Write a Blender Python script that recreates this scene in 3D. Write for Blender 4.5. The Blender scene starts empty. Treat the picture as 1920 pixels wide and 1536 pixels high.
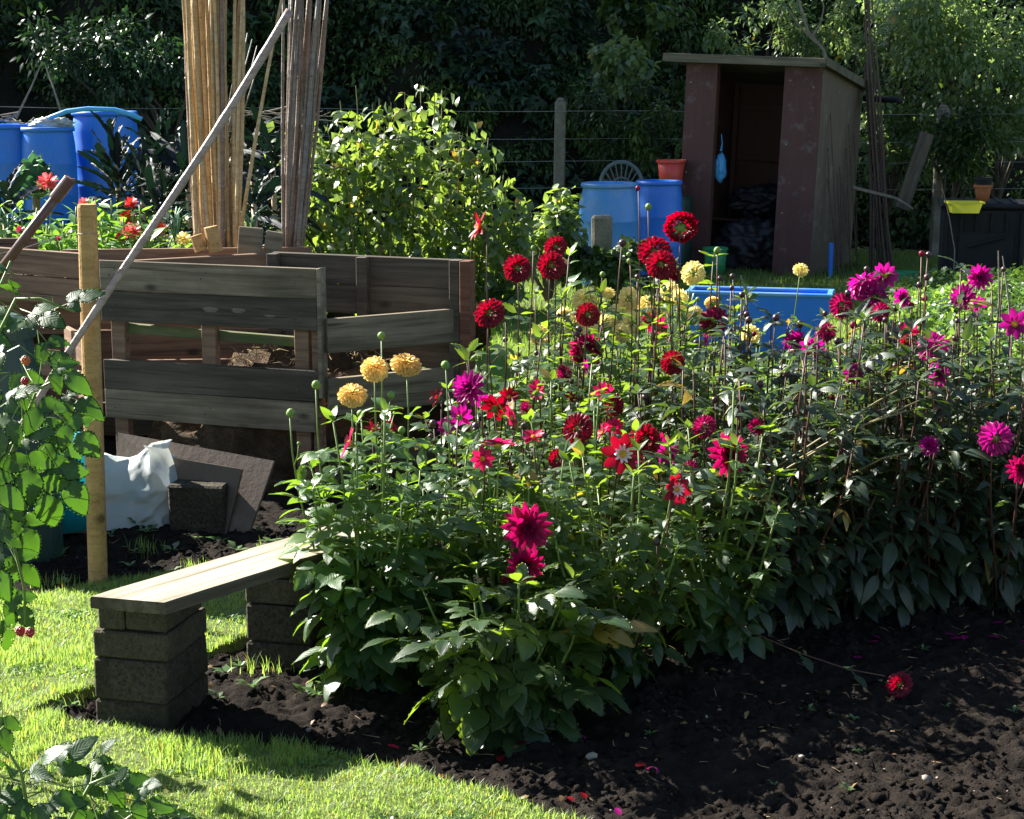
import bpy, bmesh, math, random
import numpy as np
from mathutils import Vector, Matrix, noise
R = math.radians
random.seed(7)
rng = np.random.default_rng(11)
SC = bpy.context.scene
C = SC.collection

# ---------------------------------------------------------------- camera, sky, sun, exposure
FPX, CAMH = 3200.0, 1.68
PITCH = math.atan(610 / FPX)
cam_d = bpy.data.cameras.new('camera')
cam = bpy.data.objects.new('camera', cam_d)
C.objects.link(cam)
cam_d.sensor_fit = 'HORIZONTAL'
cam_d.sensor_width = 36
cam_d.lens = 36 * FPX / 1920
cam_d.clip_start, cam_d.clip_end = 0.05, 3000
cam.location = (0, 0, CAMH)
cam.rotation_euler = (R(90) - PITCH, 0, 0)
SC.camera = cam

SUN_AZ, SUN_EL = R(-56), R(35)          # azimuth from +Y towards +X
sun_dir = Vector((math.sin(SUN_AZ) * math.cos(SUN_EL), math.cos(SUN_AZ) * math.cos(SUN_EL), math.sin(SUN_EL)))
world = bpy.data.worlds.new('World')
SC.world = world
world.use_nodes = True
wn = world.node_tree
bg = wn.nodes['Background']
sky = wn.nodes.new('ShaderNodeTexSky')
sky.sky_type = 'NISHITA'
sky.sun_disc = False
sky.sun_elevation = SUN_EL
sky.sun_rotation = SUN_AZ
sky.air_density, sky.dust_density = 1.0, 0.6
wn.links.new(sky.outputs[0], bg.inputs[0])
bg.inputs[1].default_value = 0.05
sl = bpy.data.lights.new('sun', 'SUN')
sl.energy, sl.angle, sl.color = 5.0, R(0.53), (1.0, 0.955, 0.87)
so = bpy.data.objects.new('sun', sl)
C.objects.link(so)
so.rotation_euler = (-sun_dir).to_track_quat('-Z', 'Y').to_euler()
so.location = sun_dir * 40
SC.view_settings.view_transform = 'Standard'
SC.view_settings.look = 'None'
SC.view_settings.gamma = 1
SC.view_settings.use_curve_mapping = False
SC.view_settings.exposure = 2.15
try:
    SC.cycles.max_bounces = 7
    SC.cycles.diffuse_bounces = 3
    SC.cycles.glossy_bounces = 2
    SC.cycles.transmission_bounces = 4
    SC.cycles.sample_clamp_indirect = 6
except Exception:
    pass

# ---------------------------------------------------------------- places
def ray(px, py):
    x, y = (px - 960) / FPX, -(py - 768) / FPX
    f = Vector((0, math.cos(PITCH), -math.sin(PITCH)))
    u = Vector((0, math.sin(PITCH), math.cos(PITCH)))
    return f + u * y + Vector((x, 0, 0))
def P(px, py, Y):
    d = ray(px, py)
    return Vector((0, 0, CAMH)) + d * (Y / d.y)
def G(px, py, h=0.0):
    d = ray(px, py)
    return Vector((0, 0, CAMH)) + d * ((h - CAMH) / d.z)
def sm(a, b, x):
    t = np.clip((x - a) / (b - a), 0, 1)
    return t * t * (3 - 2 * t)
def gz(x, y):                            # the plot rises a little towards the left back corner
    return float(0.5 * sm(-1.0, -2.6, x) * sm(9.5, 13, y))

# ---------------------------------------------------------------- mesh helpers
def nmesh(name, V, T, smooth=False, uv=None):
    V = np.asarray(V, dtype=np.float32); T = np.asarray(T, dtype=np.int32)
    me = bpy.data.meshes.new(name)
    me.vertices.add(len(V)); me.vertices.foreach_set('co', V.ravel())
    k = T.shape[1]
    me.loops.add(T.size); me.loops.foreach_set('vertex_index', T.ravel())
    me.polygons.add(len(T))
    me.polygons.foreach_set('loop_start', np.arange(0, T.size, k, dtype=np.int32))
    try: me.polygons.foreach_set('loop_total', np.full(len(T), k, dtype=np.int32))
    except Exception: pass
    if smooth: me.polygons.foreach_set('use_smooth', np.ones(len(T), dtype=bool))
    if uv is not None:
        l = me.uv_layers.new(name='UVMap')
        l.data.foreach_set('uv', np.asarray(uv, dtype=np.float32)[T.ravel()].ravel())
    me.update(calc_edges=True)
    return me

class MB:
    def __init__(s): s.v, s.f, s.u, s.m = [], [], [], []
    def add(s, vs, fs, mi=0, uvs=None):
        n = len(s.v)
        s.v += [tuple(a) for a in vs]; s.f += [tuple(i + n for i in q) for q in fs]
        s.u += list(uvs) if uvs is not None else [(0.5, 0.5)] * len(vs)
        s.m += [mi] * len(fs)
        return s
    def box(s, c, d, mat=None, mi=0, ch=0.0, jit=0.0):
        bm = bmesh.new()
        bmesh.ops.create_cube(bm, size=1)
        for v in bm.verts:
            v.co = Vector((v.co.x * d[0], v.co.y * d[1], v.co.z * d[2])) + Vector((random.uniform(-jit, jit), random.uniform(-jit, jit), random.uniform(-jit, jit)))
        if ch: bmesh.ops.bevel(bm, geom=bm.edges[:], offset=ch, segments=1, affect='EDGES')
        M = (mat or Matrix.Identity(4))
        bm.verts.index_update()
        vs = [M @ v.co + Vector(c) if mat is None else M @ (v.co + Vector(c)) for v in bm.verts]
        s.add(vs, [[v.index for v in f.verts] for f in bm.faces], mi)
        bm.free()
        return s
    def tube(s, pts, rad, n=6, mi=0, cap=True):
        pts = [Vector(p) for p in pts]
        if not hasattr(rad, '__len__'): rad = [rad] * len(pts)
        vs, fs = [], []
        prev = None
        for i, p in enumerate(pts):
            t = (pts[min(i + 1, len(pts) - 1)] - pts[max(i - 1, 0)])
            if t.length < 1e-9: t = Vector((0, 0, 1))
            t.normalize()
            a = prev if prev is not None else (Vector((1, 0, 0)) if abs(t.x) < 0.8 else Vector((0, 1, 0)))
            a = (a - t * a.dot(t)).normalized(); prev = a
            b = t.cross(a)
            for k in range(n):
                w = 2 * math.pi * k / n
                vs.append(p + (a * math.cos(w) + b * math.sin(w)) * rad[i])
        for i in range(len(pts) - 1):
            for k in range(n):
                fs.append((i * n + k, i * n + (k + 1) % n, (i + 1) * n + (k + 1) % n, (i + 1) * n + k))
        if cap:
            fs.append(tuple(range(n - 1, -1, -1))); fs.append(tuple((len(pts) - 1) * n + k for k in range(n)))
        return s.add(vs, fs, mi)
    def lathe(s, prof, n=24, mi=0, c=(0, 0, 0), wob=0.0):
        vs, fs = [], []
        for (r, z) in prof:
            for k in range(n):
                w = 2 * math.pi * k / n
                rr = r * (1 + wob * math.sin(3 * w + z * 9))
                vs.append((c[0] + rr * math.cos(w), c[1] + rr * math.sin(w), c[2] + z))
        for i in range(len(prof) - 1):
            for k in range(n):
                fs.append((i * n + k, i * n + (k + 1) % n, (i + 1) * n + (k + 1) % n, (i + 1) * n + k))
        return s.add(vs, fs, mi)
    def mesh(s, name, mats, smooth=False):
        me = bpy.data.meshes.new(name)
        me.from_pydata(s.v, [], s.f)
        if not isinstance(mats, (list, tuple)): mats = [mats]
        for m in mats: me.materials.append(m)
        me.polygons.foreach_set('material_index', s.m)
        if smooth: me.polygons.foreach_set('use_smooth', [True] * len(s.f))
        l = me.uv_layers.new(name='UVMap')
        li = np.zeros(len(me.loops), dtype=np.int32); me.loops.foreach_get('vertex_index', li)
        l.data.foreach_set('uv', np.array(s.u, dtype=np.float32)[li].ravel())
        me.update()
        return me
    def build(s, name, mats, parent=None, smooth=False, M=None):
        return put(name, s.mesh(name, mats, smooth), parent, M)

def put(name, me, parent=None, M=None):
    o = bpy.data.objects.new(name, me)
    C.objects.link(o)
    if parent is not None: o.parent = parent
    if M is not None: o.matrix_local = M
    return o
def tag(o, label=None, cat=None, group=None, kind=None):
    if label: o['label'] = label
    if cat: o['category'] = cat
    if group: o['group'] = group
    if kind: o['kind'] = kind
    return o
def thing(name, label, cat, loc=(0, 0, 0), rz=0.0, group=None, M=None):
    o = bpy.data.objects.new(name, None)
    C.objects.link(o)
    o.empty_display_size = 0.1
    if M is None: M = Matrix.Translation(Vector(loc)) @ Matrix.Rotation(rz, 4, 'Z')
    o.matrix_local = M; o.matrix_world = M
    return tag(o, label, cat, group)
def T(x, y, z): return Matrix.Translation((x, y, z))
def RZ(a): return Matrix.Rotation(a, 4, 'Z')
def RX(a): return Matrix.Rotation(a, 4, 'X')
def RY(a): return Matrix.Rotation(a, 4, 'Y')
def frame(p, x, z):                      # matrix with local x along x, z near z
    x = Vector(x).normalized(); z = Vector(z)
    y = z.cross(x)
    if y.length < 1e-5: y = Vector((0.3, 1, 0.2)).cross(x)
    y.normalize(); z = x.cross(y)
    m = Matrix((x, y, z)).transposed().to_4x4()
    m.translation = Vector(p)
    return m
def rv(a=1.0): return Vector((random.uniform(-a, a), random.uniform(-a, a), random.uniform(-a, a)))

# ---------------------------------------------------------------- materials
class NT:
    def __init__(s, name):
        s.m = bpy.data.materials.new(name); s.m.use_nodes = True
        s.t = s.m.node_tree; s.t.nodes.clear()
        s.out = s.n('OutputMaterial')
    def n(s, ty, **kw):
        nd = s.t.nodes.new('ShaderNode' + ty)
        for k, v in kw.items():
            if k.startswith('_'): setattr(nd, k[1:], v)
            else: s.set(nd, k.replace('__', ' '), v)
        return nd
    def set(s, nd, k, v):
        inp = nd.inputs[int(k[1:])] if k[0] == 'i' and k[1:].isdigit() else nd.inputs[k]
        if isinstance(v, bpy.types.NodeSocket): s.t.links.new(v, inp)
        else: inp.default_value = v
    def noise(s, vec, scale, detail=4, rough=0.6, dist=0.0):
        return s.n('TexNoise', Vector=vec, Scale=scale, Detail=detail, Roughness=rough, Distortion=dist).outputs[0]
    def ramp(s, fac, stops):
        nd = s.n('ValToRGB', Fac=fac); cr = nd.color_ramp
        while len(cr.elements) < len(stops): cr.elements.new(0.5)
        for e, (p, c) in zip(cr.elements, stops): e.position = p; e.color = (*c, 1) if len(c) == 3 else c
        return nd.outputs[0]
    def mix(s, fac, a, b, mode='MIX'):
        nd = s.n('Mix', _data_type='RGBA', _blend_type=mode)
        s.set(nd, 'i0', fac)
        for i, v in ((6, a), (7, b)):
            if isinstance(v, bpy.types.NodeSocket): s.t.links.new(v, nd.inputs[i])
            else: nd.inputs[i].default_value = (*v, 1)
        return nd.outputs[2]
    def math(s, op, a, b=0.0, c=0.0):
        nd = s.n('Math', _operation=op)
        for i, v in enumerate((a, b, c)): s.set(nd, 'i%d' % i, v)
        return nd.outputs[0]
    def hsv(s, col, h=0.5, sa=1.0, v=1.0):
        return s.n('HueSaturation', Hue=h, Saturation=sa, Value=v, Color=col).outputs[0]
    def bump(s, h, st=0.5, d=0.01): return s.n('Bump', Strength=st, Distance=d, Height=h).outputs[0]
    def pr(s, col, rough=0.6, bump=None, spec=0.5, **kw):
        nd = s.n('BsdfPrincipled', Roughness=rough)
        if isinstance(col, (tuple, list)): col = (*col, 1)
        s.set(nd, 'Base Color', col); s.set(nd, 'Specular IOR Level', spec)
        if bump is not None: s.set(nd, 'Normal', bump)
        for k, v in kw.items(): s.set(nd, k.replace('__', ' '), v)
        return nd.outputs[0]
    def done(s, sh):
        s.t.links.new(sh, s.out.inputs[0]); return s.m
    def obj(s, amt=7.0):                 # object coordinates shifted per object
        tc = s.n('TexCoord').outputs['Object']
        r = s.n('ObjectInfo').outputs['Random']
        return s.n('VectorMath', i0=tc, i1=s.n('CombineXYZ', X=s.math('MULTIPLY', r, amt), Y=s.math('MULTIPLY', r, amt * 1.7), Z=s.math('MULTIPLY', r, amt * 0.6)).outputs[0]).outputs[0]

def mat_leaf(name, dark, light, trans, rough=0.42, tf=0.42, spec=0.5, vein=True, island=False, autumn=0.0, veins=9.0, patch=0.0):
    n = NT(name)
    rnd = n.n('NewGeometry').outputs['Random Per Island'] if island else n.n('ObjectInfo').outputs['Random']
    col = n.ramp(rnd, [(0.0, dark), (0.6, tuple((a + b) / 2 for a, b in zip(dark, light))), (1.0, light)])
    tcol = n.ramp(rnd, [(0.0, tuple(c * 0.75 for c in trans)), (1.0, trans)])
    if autumn:
        hit = n.math('GREATER_THAN', n.math('FRACT', n.math('MULTIPLY', rnd, 37.7)), 1 - autumn)
        col = n.mix(hit, col, (0.24, 0.17, 0.03)); tcol = n.mix(hit, tcol, (0.62, 0.42, 0.04))
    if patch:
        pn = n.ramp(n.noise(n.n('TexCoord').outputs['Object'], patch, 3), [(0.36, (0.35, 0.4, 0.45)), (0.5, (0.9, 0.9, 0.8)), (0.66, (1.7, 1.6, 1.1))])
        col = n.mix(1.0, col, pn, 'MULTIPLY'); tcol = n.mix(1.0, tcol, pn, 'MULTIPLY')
    bp = None
    if vein:
        uv = n.n('TexCoord').outputs['UV']
        sp = n.n('SeparateXYZ', Vector=uv)
        av = n.math('ABSOLUTE', n.math('SUBTRACT', sp.outputs[1], 0.5))
        w = n.math('SINE', n.math('MULTIPLY', n.math('SUBTRACT', n.math('MULTIPLY', sp.outputs[0], veins), n.math('MULTIPLY', av, veins * 0.8)), 6.283))
        rib = n.math('LESS_THAN', av, 0.022)
        thin = n.math('GREATER_THAN', w, 0.93)
        ln = n.math('MAXIMUM', rib, n.math('MULTIPLY', thin, 0.6))
        col = n.mix(n.math('MULTIPLY', ln, 0.4), col, tuple(min(1, c * 2.2 + 0.02) for c in light))
        nz = n.noise(uv, 14, 3)
        tcol = n.mix(n.math('MULTIPLY', ln, 0.35), tcol, tuple(c * 0.45 for c in trans))
        bp = n.bump(n.math('ADD', n.math('MULTIPLY', w, 0.22), nz), 0.28, 0.003)
        col = n.mix(n.math('MULTIPLY', nz, 0.5), col, n.hsv(col, 0.49, 1.0, 0.7))
    pb = n.pr(col, rough, bp, spec)
    tr = n.n('BsdfTranslucent', Color=tcol)
    ms = n.n('MixShader', Fac=tf)
    n.t.links.new(pb, ms.inputs[1]); n.t.links.new(tr.outputs[0], ms.inputs[2])
    return n.done(ms.outputs[0])

def mat_petal(name, c1, c2, tr, tf=0.45, rough=0.45, var=0.12):
    n = NT(name)
    uv = n.n('SeparateXYZ', Vector=n.n('TexCoord').outputs['UV'])
    isl = n.n('NewGeometry').outputs['Random Per Island']
    streak = n.noise(n.n('CombineXYZ', X=n.math('MULTIPLY', uv.outputs[0], 1.5), Y=n.math('MULTIPLY', uv.outputs[1], 22.0), Z=n.math('MULTIPLY', isl, 9.0)).outputs[0], 1.0, 2)
    col = n.mix(uv.outputs[0], c1, c2)
    orr = n.n('ObjectInfo').outputs['Random']
    col = n.hsv(col, n.math('ADD', 0.49, n.math('MULTIPLY', orr, 0.02)), 1.0, n.math('ADD', 0.75, n.math('MULTIPLY', orr, 0.45)))
    col = n.hsv(col, 0.5, 1.0, n.math('ADD', n.math('MULTIPLY', isl, var * 2.5), n.math('ADD', 0.68, n.math('MULTIPLY', streak, 0.35))))
    tcol = n.hsv((*tr, 1), 0.5, 1.0, n.math('ADD', n.math('MULTIPLY', streak, 0.5), 0.7))
    pb = n.pr(col, rough, n.bump(streak, 0.2, 0.002), 0.35)
    t = n.n('BsdfTranslucent', Color=tcol)
    ms = n.n('MixShader', Fac=tf)
    n.t.links.new(pb, ms.inputs[1]); n.t.links.new(t.outputs[0], ms.inputs[2])
    return n.done(ms.outputs[0])

def mat_wood(name, c1, c2, moss=None, mossamt=0.5, rough=0.75, grain=38, stain=0.5, knots=True):
    n = NT(name)
    v = n.obj()
    g = n.n('Mapping', Vector=v, Scale=(1.6, grain, grain)).outputs[0]
    gr = n.noise(g, 1.0, 6, 0.65, 0.6)
    big = n.noise(n.n('Mapping', Vector=v, Scale=(2.0, 7.0, 7.0)).outputs[0], 1.0, 4)
    fine = n.noise(v, 160, 2)
    col = n.ramp(gr, [(0.3, c1), (0.62, c2)])
    col = n.mix(n.ramp(big, [(0.42, (0, 0, 0)), (0.68, (stain,) * 3)]), col, tuple(c * 0.35 for c in c1))
    if knots:
        vo = n.n('TexVoronoi', Vector=n.n('Mapping', Vector=v, Scale=(3.0, 6.0, 6.0)).outputs[0], Scale=1.0).outputs[0]
        col = n.mix(n.ramp(vo, [(0.05, (0.85,) * 3), (0.13, (0, 0, 0))]), col, tuple(c * 0.3 for c in c1))
    if moss:
        ms = n.noise(v, 9, 5)
        col = n.mix(n.ramp(ms, [(0.45, (0, 0, 0)), (0.7, (mossamt,) * 3)]), col, moss)
    cr = n.noise(n.n('Mapping', Vector=v, Scale=(1.2, grain * 1.8, grain * 1.8)).outputs[0], 1.0, 3)
    col = n.mix(n.ramp(cr, [(0.30, (0.75,) * 3), (0.37, (0, 0, 0))]), col, tuple(c * 0.25 for c in c1))
    h = n.math('ADD', n.math('MULTIPLY', gr, 0.8), n.math('MULTIPLY', fine, 0.3))
    return n.done(n.pr(col, rough, n.bump(h, 0.6, 0.006), 0.25))

def mat_rough(name, c1, c2, scale=25, rough=0.95, bump=0.8, bd=0.006, pits=None, dirt=None, spec=0.2):
    n = NT(name)
    v = n.obj()
    a = n.noise(v, scale, 6, 0.65); b = n.noise(v, scale * 6, 3)
    col = n.ramp(a, [(0.3, c1), (0.7, c2)])
    h = n.math('ADD', a, n.math('MULTIPLY', b, 0.7))
    if pits:
        vo = n.n('TexVoronoi', Vector=v, Scale=pits).outputs[0]
        col = n.mix(n.ramp(vo, [(0.1, (0.8,) * 3), (0.35, (0, 0, 0))]), col, tuple(c * 0.35 for c in c1))
        h = n.math('ADD', h, n.math('MULTIPLY', vo, 0.8))
    if dirt:
        col = n.mix(n.ramp(n.noise(v, 5, 5), [(0.45, (0, 0, 0)), (0.72, (0.85,) * 3)]), col, dirt)
    return n.done(n.pr(col, rough, n.bump(h, bump, bd), spec))

def mat_plastic(name, col, rough=0.35, dirt=(0.2, 0.2, 0.17), da=0.35, scuff=0.12, trans=None):
    n = NT(name)
    v = n.obj()
    d = n.noise(v, 5, 6); s = n.noise(n.n('Mapping', Vector=v, Scale=(30, 30, 6)).outputs[0], 2, 5)
    c = n.mix(n.ramp(d, [(0.45, (0, 0, 0)), (0.8, (da,) * 3)]), col, dirt)
    c = n.mix(n.ramp(s, [(0.55, (0, 0, 0)), (0.75, (scuff,) * 3)]), c, tuple(min(1, q + 0.25) for q in col))
    rr = n.ramp(d, [(0.3, (rough,) * 3), (0.8, (rough + 0.3,) * 3)])
    sh = n.pr(c, rr, n.bump(d, 0.15, 0.01), 0.45)
    if trans:
        t = n.n('BsdfTranslucent', Color=(*trans, 1)); ms = n.n('MixShader', Fac=0.3)
        n.t.links.new(sh, ms.inputs[1]); n.t.links.new(t.outputs[0], ms.inputs[2]); sh = ms.outputs[0]
    return n.done(sh)

def mat_painted(name, c1, c2, wear, scale=7):   # old painted ply: faded streaks and scuffs
    n = NT(name)
    v = n.obj()
    a = n.noise(n.n('Mapping', Vector=v, Scale=(22, 22, 3)).outputs[0], 1, 6, 0.7)
    b = n.noise(v, scale, 6, 0.7)
    f = n.noise(v, 60, 4, 0.7)
    col = n.mix(a, c1, c2)
    col = n.mix(n.ramp(b, [(0.56, (0, 0, 0)), (0.74, (0.7,) * 3)]), col, wear)
    col = n.mix(n.ramp(f, [(0.64, (0, 0, 0)), (0.7, (0.5,) * 3)]), col, wear)
    return n.done(n.pr(col, 0.7, n.bump(n.math('ADD', a, f), 0.3, 0.004), 0.25))

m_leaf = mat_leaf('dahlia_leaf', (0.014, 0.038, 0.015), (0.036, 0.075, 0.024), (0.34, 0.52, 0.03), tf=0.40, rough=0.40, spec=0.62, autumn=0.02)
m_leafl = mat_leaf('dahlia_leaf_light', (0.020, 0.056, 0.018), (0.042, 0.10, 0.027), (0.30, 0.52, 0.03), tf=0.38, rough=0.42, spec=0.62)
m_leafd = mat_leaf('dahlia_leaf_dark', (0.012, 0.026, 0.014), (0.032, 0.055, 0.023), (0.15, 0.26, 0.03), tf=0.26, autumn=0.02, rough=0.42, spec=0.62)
m_rasp = mat_leaf('raspberry_leaf', (0.014, 0.045, 0.014), (0.034, 0.082, 0.02), (0.10, 0.25, 0.012), tf=0.30, veins=7, rough=0.5, spec=0.45)
m_bush = mat_leaf('cane_bush_leaf', (0.035, 0.075, 0.03), (0.10, 0.15, 0.06), (0.36, 0.52, 0.06), tf=0.42, spec=0.8, autumn=0.012, veins=6)
m_bushs = mat_leaf('cane_bush_leaf_mass', (0.035, 0.075, 0.03), (0.10, 0.15, 0.06), (0.36, 0.52, 0.06), tf=0.42, spec=0.8, autumn=0.012, vein=False, island=True)
m_zin = mat_leaf('zinnia_leaf', (0.06, 0.16, 0.03), (0.1, 0.24, 0.05), (0.35, 0.7, 0.05), tf=0.42)
m_kale = mat_leaf('kale_leaf', (0.004, 0.010, 0.012), (0.009, 0.020, 0.021), (0.01, 0.04, 0.015), tf=0.10, rough=0.55, spec=0.3, veins=14)
m_cab = mat_leaf('cabbage_leaf', (0.04, 0.11, 0.07), (0.07, 0.17, 0.1), (0.1, 0.3, 0.08), tf=0.2)
m_sunfl = mat_leaf('sunflower_leaf', (0.05, 0.14, 0.02), (0.08, 0.2, 0.03), (0.4, 0.7, 0.02), tf=0.45)
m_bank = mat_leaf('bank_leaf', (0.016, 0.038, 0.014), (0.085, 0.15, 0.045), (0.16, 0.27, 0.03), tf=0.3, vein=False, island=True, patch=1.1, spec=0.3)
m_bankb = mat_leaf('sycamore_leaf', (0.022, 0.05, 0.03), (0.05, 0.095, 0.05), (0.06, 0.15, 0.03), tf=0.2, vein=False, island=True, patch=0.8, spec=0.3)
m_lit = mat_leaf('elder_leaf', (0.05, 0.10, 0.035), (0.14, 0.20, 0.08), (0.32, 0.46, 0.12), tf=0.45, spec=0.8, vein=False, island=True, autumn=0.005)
m_cover = mat_leaf('parsley_leaf', (0.04, 0.11, 0.025), (0.12, 0.22, 0.06), (0.34, 0.55, 0.07), tf=0.4, vein=False, island=True, patch=2.2)
m_grass = mat_leaf('grass_blade', (0.065, 0.14, 0.025), (0.15, 0.235, 0.05), (0.48, 0.70, 0.10), tf=0.5, spec=0.8, vein=False, island=True, autumn=0.04, rough=0.5)
m_grassf = mat_leaf('far_grass_blade', (0.05, 0.11, 0.02), (0.10, 0.17, 0.04), (0.30, 0.48, 0.04), tf=0.42, vein=False, island=True, rough=0.55)
m_weed = mat_leaf('weed_leaf', (0.05, 0.10, 0.03), (0.1, 0.17, 0.05), (0.2, 0.4, 0.08), tf=0.3, vein=False, island=True)

m_stemg = mat_rough('green_stem', (0.09, 0.15, 0.025), (0.15, 0.22, 0.05), 30, 0.5, 0.2, 0.002, spec=0.4)
m_stemr = mat_rough('dark_red_stem', (0.05, 0.02, 0.015), (0.12, 0.05, 0.03), 25, 0.5, 0.2, 0.002, spec=0.4)
m_stemt = mat_rough('tan_stem', (0.12, 0.11, 0.04), (0.2, 0.16, 0.07), 25, 0.6, 0.2, 0.002, spec=0.4)
m_twig = mat_rough('dead_twig', (0.12, 0.10, 0.075), (0.25, 0.21, 0.16), 25, 0.8, 0.3, 0.002)
m_bark = mat_rough('bark', (0.05, 0.04, 0.03), (0.12, 0.10, 0.08), 30, 0.9, 0.8, 0.01)

m_red = mat_petal('crimson_petal', (0.11, 0.001, 0.006), (0.24, 0.001, 0.014), (0.40, 0.0, 0.018))
m_mag = mat_petal('magenta_petal', (0.18, 0.002, 0.07), (0.36, 0.006, 0.18), (0.62, 0.006, 0.30))
m_magd = mat_petal('dark_magenta_petal', (0.10, 0.001, 0.02), (0.24, 0.003, 0.06), (0.48, 0.003, 0.10))
m_pink = mat_petal('pink_red_petal', (0.34, 0.004, 0.05), (0.50, 0.008, 0.08), (0.75, 0.01, 0.12))
m_yel = mat_petal('yellow_petal', (0.74, 0.46, 0.12), (0.85, 0.66, 0.26), (1.0, 0.72, 0.24), tf=0.5)
m_lem = mat_petal('lemon_petal', (0.82, 0.66, 0.20), (0.9, 0.80, 0.36), (1.0, 0.86, 0.32), tf=.55)
m_scar = mat_petal('scarlet_petal', (0.55, 0.01, 0.01), (0.75, 0.03, 0.02), (0.9, 0.04, 0.02))
m_coral = mat_petal('coral_petal', (0.65, 0.05, 0.07), (0.8, 0.14, 0.14), (0.9, 0.15, 0.15))
m_white = mat_petal('white_petal', (0.8, 0.74, 0.76), (0.85, 0.8, 0.82), (0.9, 0.8, 0.85))
m_disc = mat_rough('flower_disc', (0.5, 0.26, 0.02), (0.75, 0.45, 0.04), 120, 0.8, 0.8, 0.003)
m_ddisc = mat_rough('dark_flower_disc', (0.035, 0.004, 0.01), (0.12, 0.01, 0.02), 120, 0.7, 0.8, 0.003)
m_bud = mat_rough('dark_bud', (0.03, 0.018, 0.018), (0.09, 0.03, 0.035), 40, 0.4, 0.5, 0.002, spec=0.5)
m_budg = mat_rough('green_bud', (0.10, 0.2, 0.04), (0.2, 0.3, 0.07), 60, 0.5, 0.5, 0.002)
m_berry = mat_rough('raspberry_fruit', (0.3, 0.012, 0.02), (0.5, 0.02, 0.03), 40, 0.3, 0.2, 0.001, spec=0.6)
m_berryo = mat_rough('raspberry_unripe', (0.5, 0.10, 0.03), (0.65, 0.2, 0.05), 40, 0.35, 0.2, 0.001, spec=0.6)

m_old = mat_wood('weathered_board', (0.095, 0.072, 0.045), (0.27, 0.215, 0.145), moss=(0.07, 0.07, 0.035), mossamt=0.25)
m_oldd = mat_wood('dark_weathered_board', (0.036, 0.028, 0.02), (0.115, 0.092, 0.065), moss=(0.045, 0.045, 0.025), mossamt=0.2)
m_oldl = mat_wood('pale_weathered_board', (0.10, 0.085, 0.055), (0.26, 0.22, 0.15), stain=0.6)
m_brown = mat_wood('brown_board', (0.10, 0.055, 0.035), (0.26, 0.16, 0.10), stain=0.4)
m_redw = mat_wood('red_brown_post', (0.09, 0.035, 0.022), (0.20, 0.085, 0.05), stain=0.4)
m_mossw = mat_wood('mossy_batten', (0.06, 0.065, 0.03), (0.13, 0.13, 0.06), moss=(0.06, 0.11, 0.02), mossamt=0.9)
m_stake = mat_wood('honey_pine_stake', (0.30, 0.17, 0.06), (0.48, 0.30, 0.12), stain=0.25, grain=50)
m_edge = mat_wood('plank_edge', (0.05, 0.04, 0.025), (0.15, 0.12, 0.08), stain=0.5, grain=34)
m_bench = mat_wood('bleached_plank', (0.17, 0.145, 0.10), (0.44, 0.39, 0.29), stain=0.6, grain=34)
m_bamb = mat_wood('pale_bamboo', (0.36, 0.235, 0.11), (0.58, 0.42, 0.22), stain=0.3, grain=60, knots=False, rough=0.4)
m_bambo = mat_wood('old_bamboo', (0.15, 0.10, 0.075), (0.28, 0.20, 0.15), stain=0.35, grain=60, knots=False, rough=0.5)
m_rod = mat_wood('dark_rod', (0.05, 0.032, 0.026), (0.13, 0.09, 0.07), stain=0.35, grain=60, knots=False, rough=0.6)
m_bambg = mat_wood('grey_bamboo', (0.12, 0.11, 0.10), (0.26, 0.23, 0.20), stain=0.35, grain=60, knots=False, rough=0.5)
m_pole = mat_wood('grey_pink_pole', (0.24, 0.17, 0.15), (0.42, 0.33, 0.29), stain=0.25, grain=50, knots=False, rough=0.35)
m_conc = mat_rough('old_concrete', (0.13, 0.12, 0.10), (0.24, 0.22, 0.18), 40, 0.95, 0.7, 0.004, pits=90, dirt=(0.07, 0.08, 0.04))
m_block = mat_rough('aggregate_block', (0.036, 0.030, 0.022), (0.105, 0.088, 0.064), 70, 0.97, 1.0, 0.008, pits=75, dirt=(0.025, 0.024, 0.013))
m_brick = mat_rough('concrete_brick', (0.06, 0.05, 0.033), (0.13, 0.112, 0.076), 60, 0.95, 0.9, 0.006, pits=120, dirt=(0.03, 0.03, 0.016))
m_blue = mat_plastic('blue_plastic', (0.008, 0.15, 0.62), da=0.25)
m_bluel = mat_plastic('faded_blue_plastic', (0.05, 0.22, 0.55), rough=0.3, dirt=(0.3, 0.36, 0.42), da=0.5)
m_hose = mat_plastic('light_blue_hose', (0.06, 0.33, 0.68), rough=0.35, da=0.1)
m_teal = mat_plastic('teal_plastic', (0.01, 0.42, 0.50), da=0.2, trans=(0.02, 0.6, 0.65))
m_redp = mat_plastic('red_plastic', (0.55, 0.05, 0.035), da=0.15)
m_green = mat_plastic('green_plastic', (0.02, 0.26, 0.10), da=0.2)
m_dkgreen = mat_plastic('dark_green_plastic', (0.012, 0.045, 0.035), da=0.15)
m_chair = mat_plastic('grey_green_plastic', (0.06, 0.09, 0.10), da=0.2)
m_black = mat_plastic('black_plastic', (0.003, 0.0033, 0.006), rough=0.7, dirt=(0.01, 0.01, 0.01), da=0.3, scuff=0.01)
m_yelp = mat_plastic('yellow_plastic', (0.72, 0.68, 0.06), da=0.1, trans=(0.8, 0.75, 0.1))
m_terra = mat_rough('terracotta', (0.22, 0.075, 0.03), (0.30, 0.11, 0.05), 20, 0.8, 0.3, 0.003)
m_pipe = mat_plastic('brown_pipe', (0.10, 0.045, 0.035), rough=0.3, dirt=(0.16, 0.1, 0.09), da=0.5)
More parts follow.
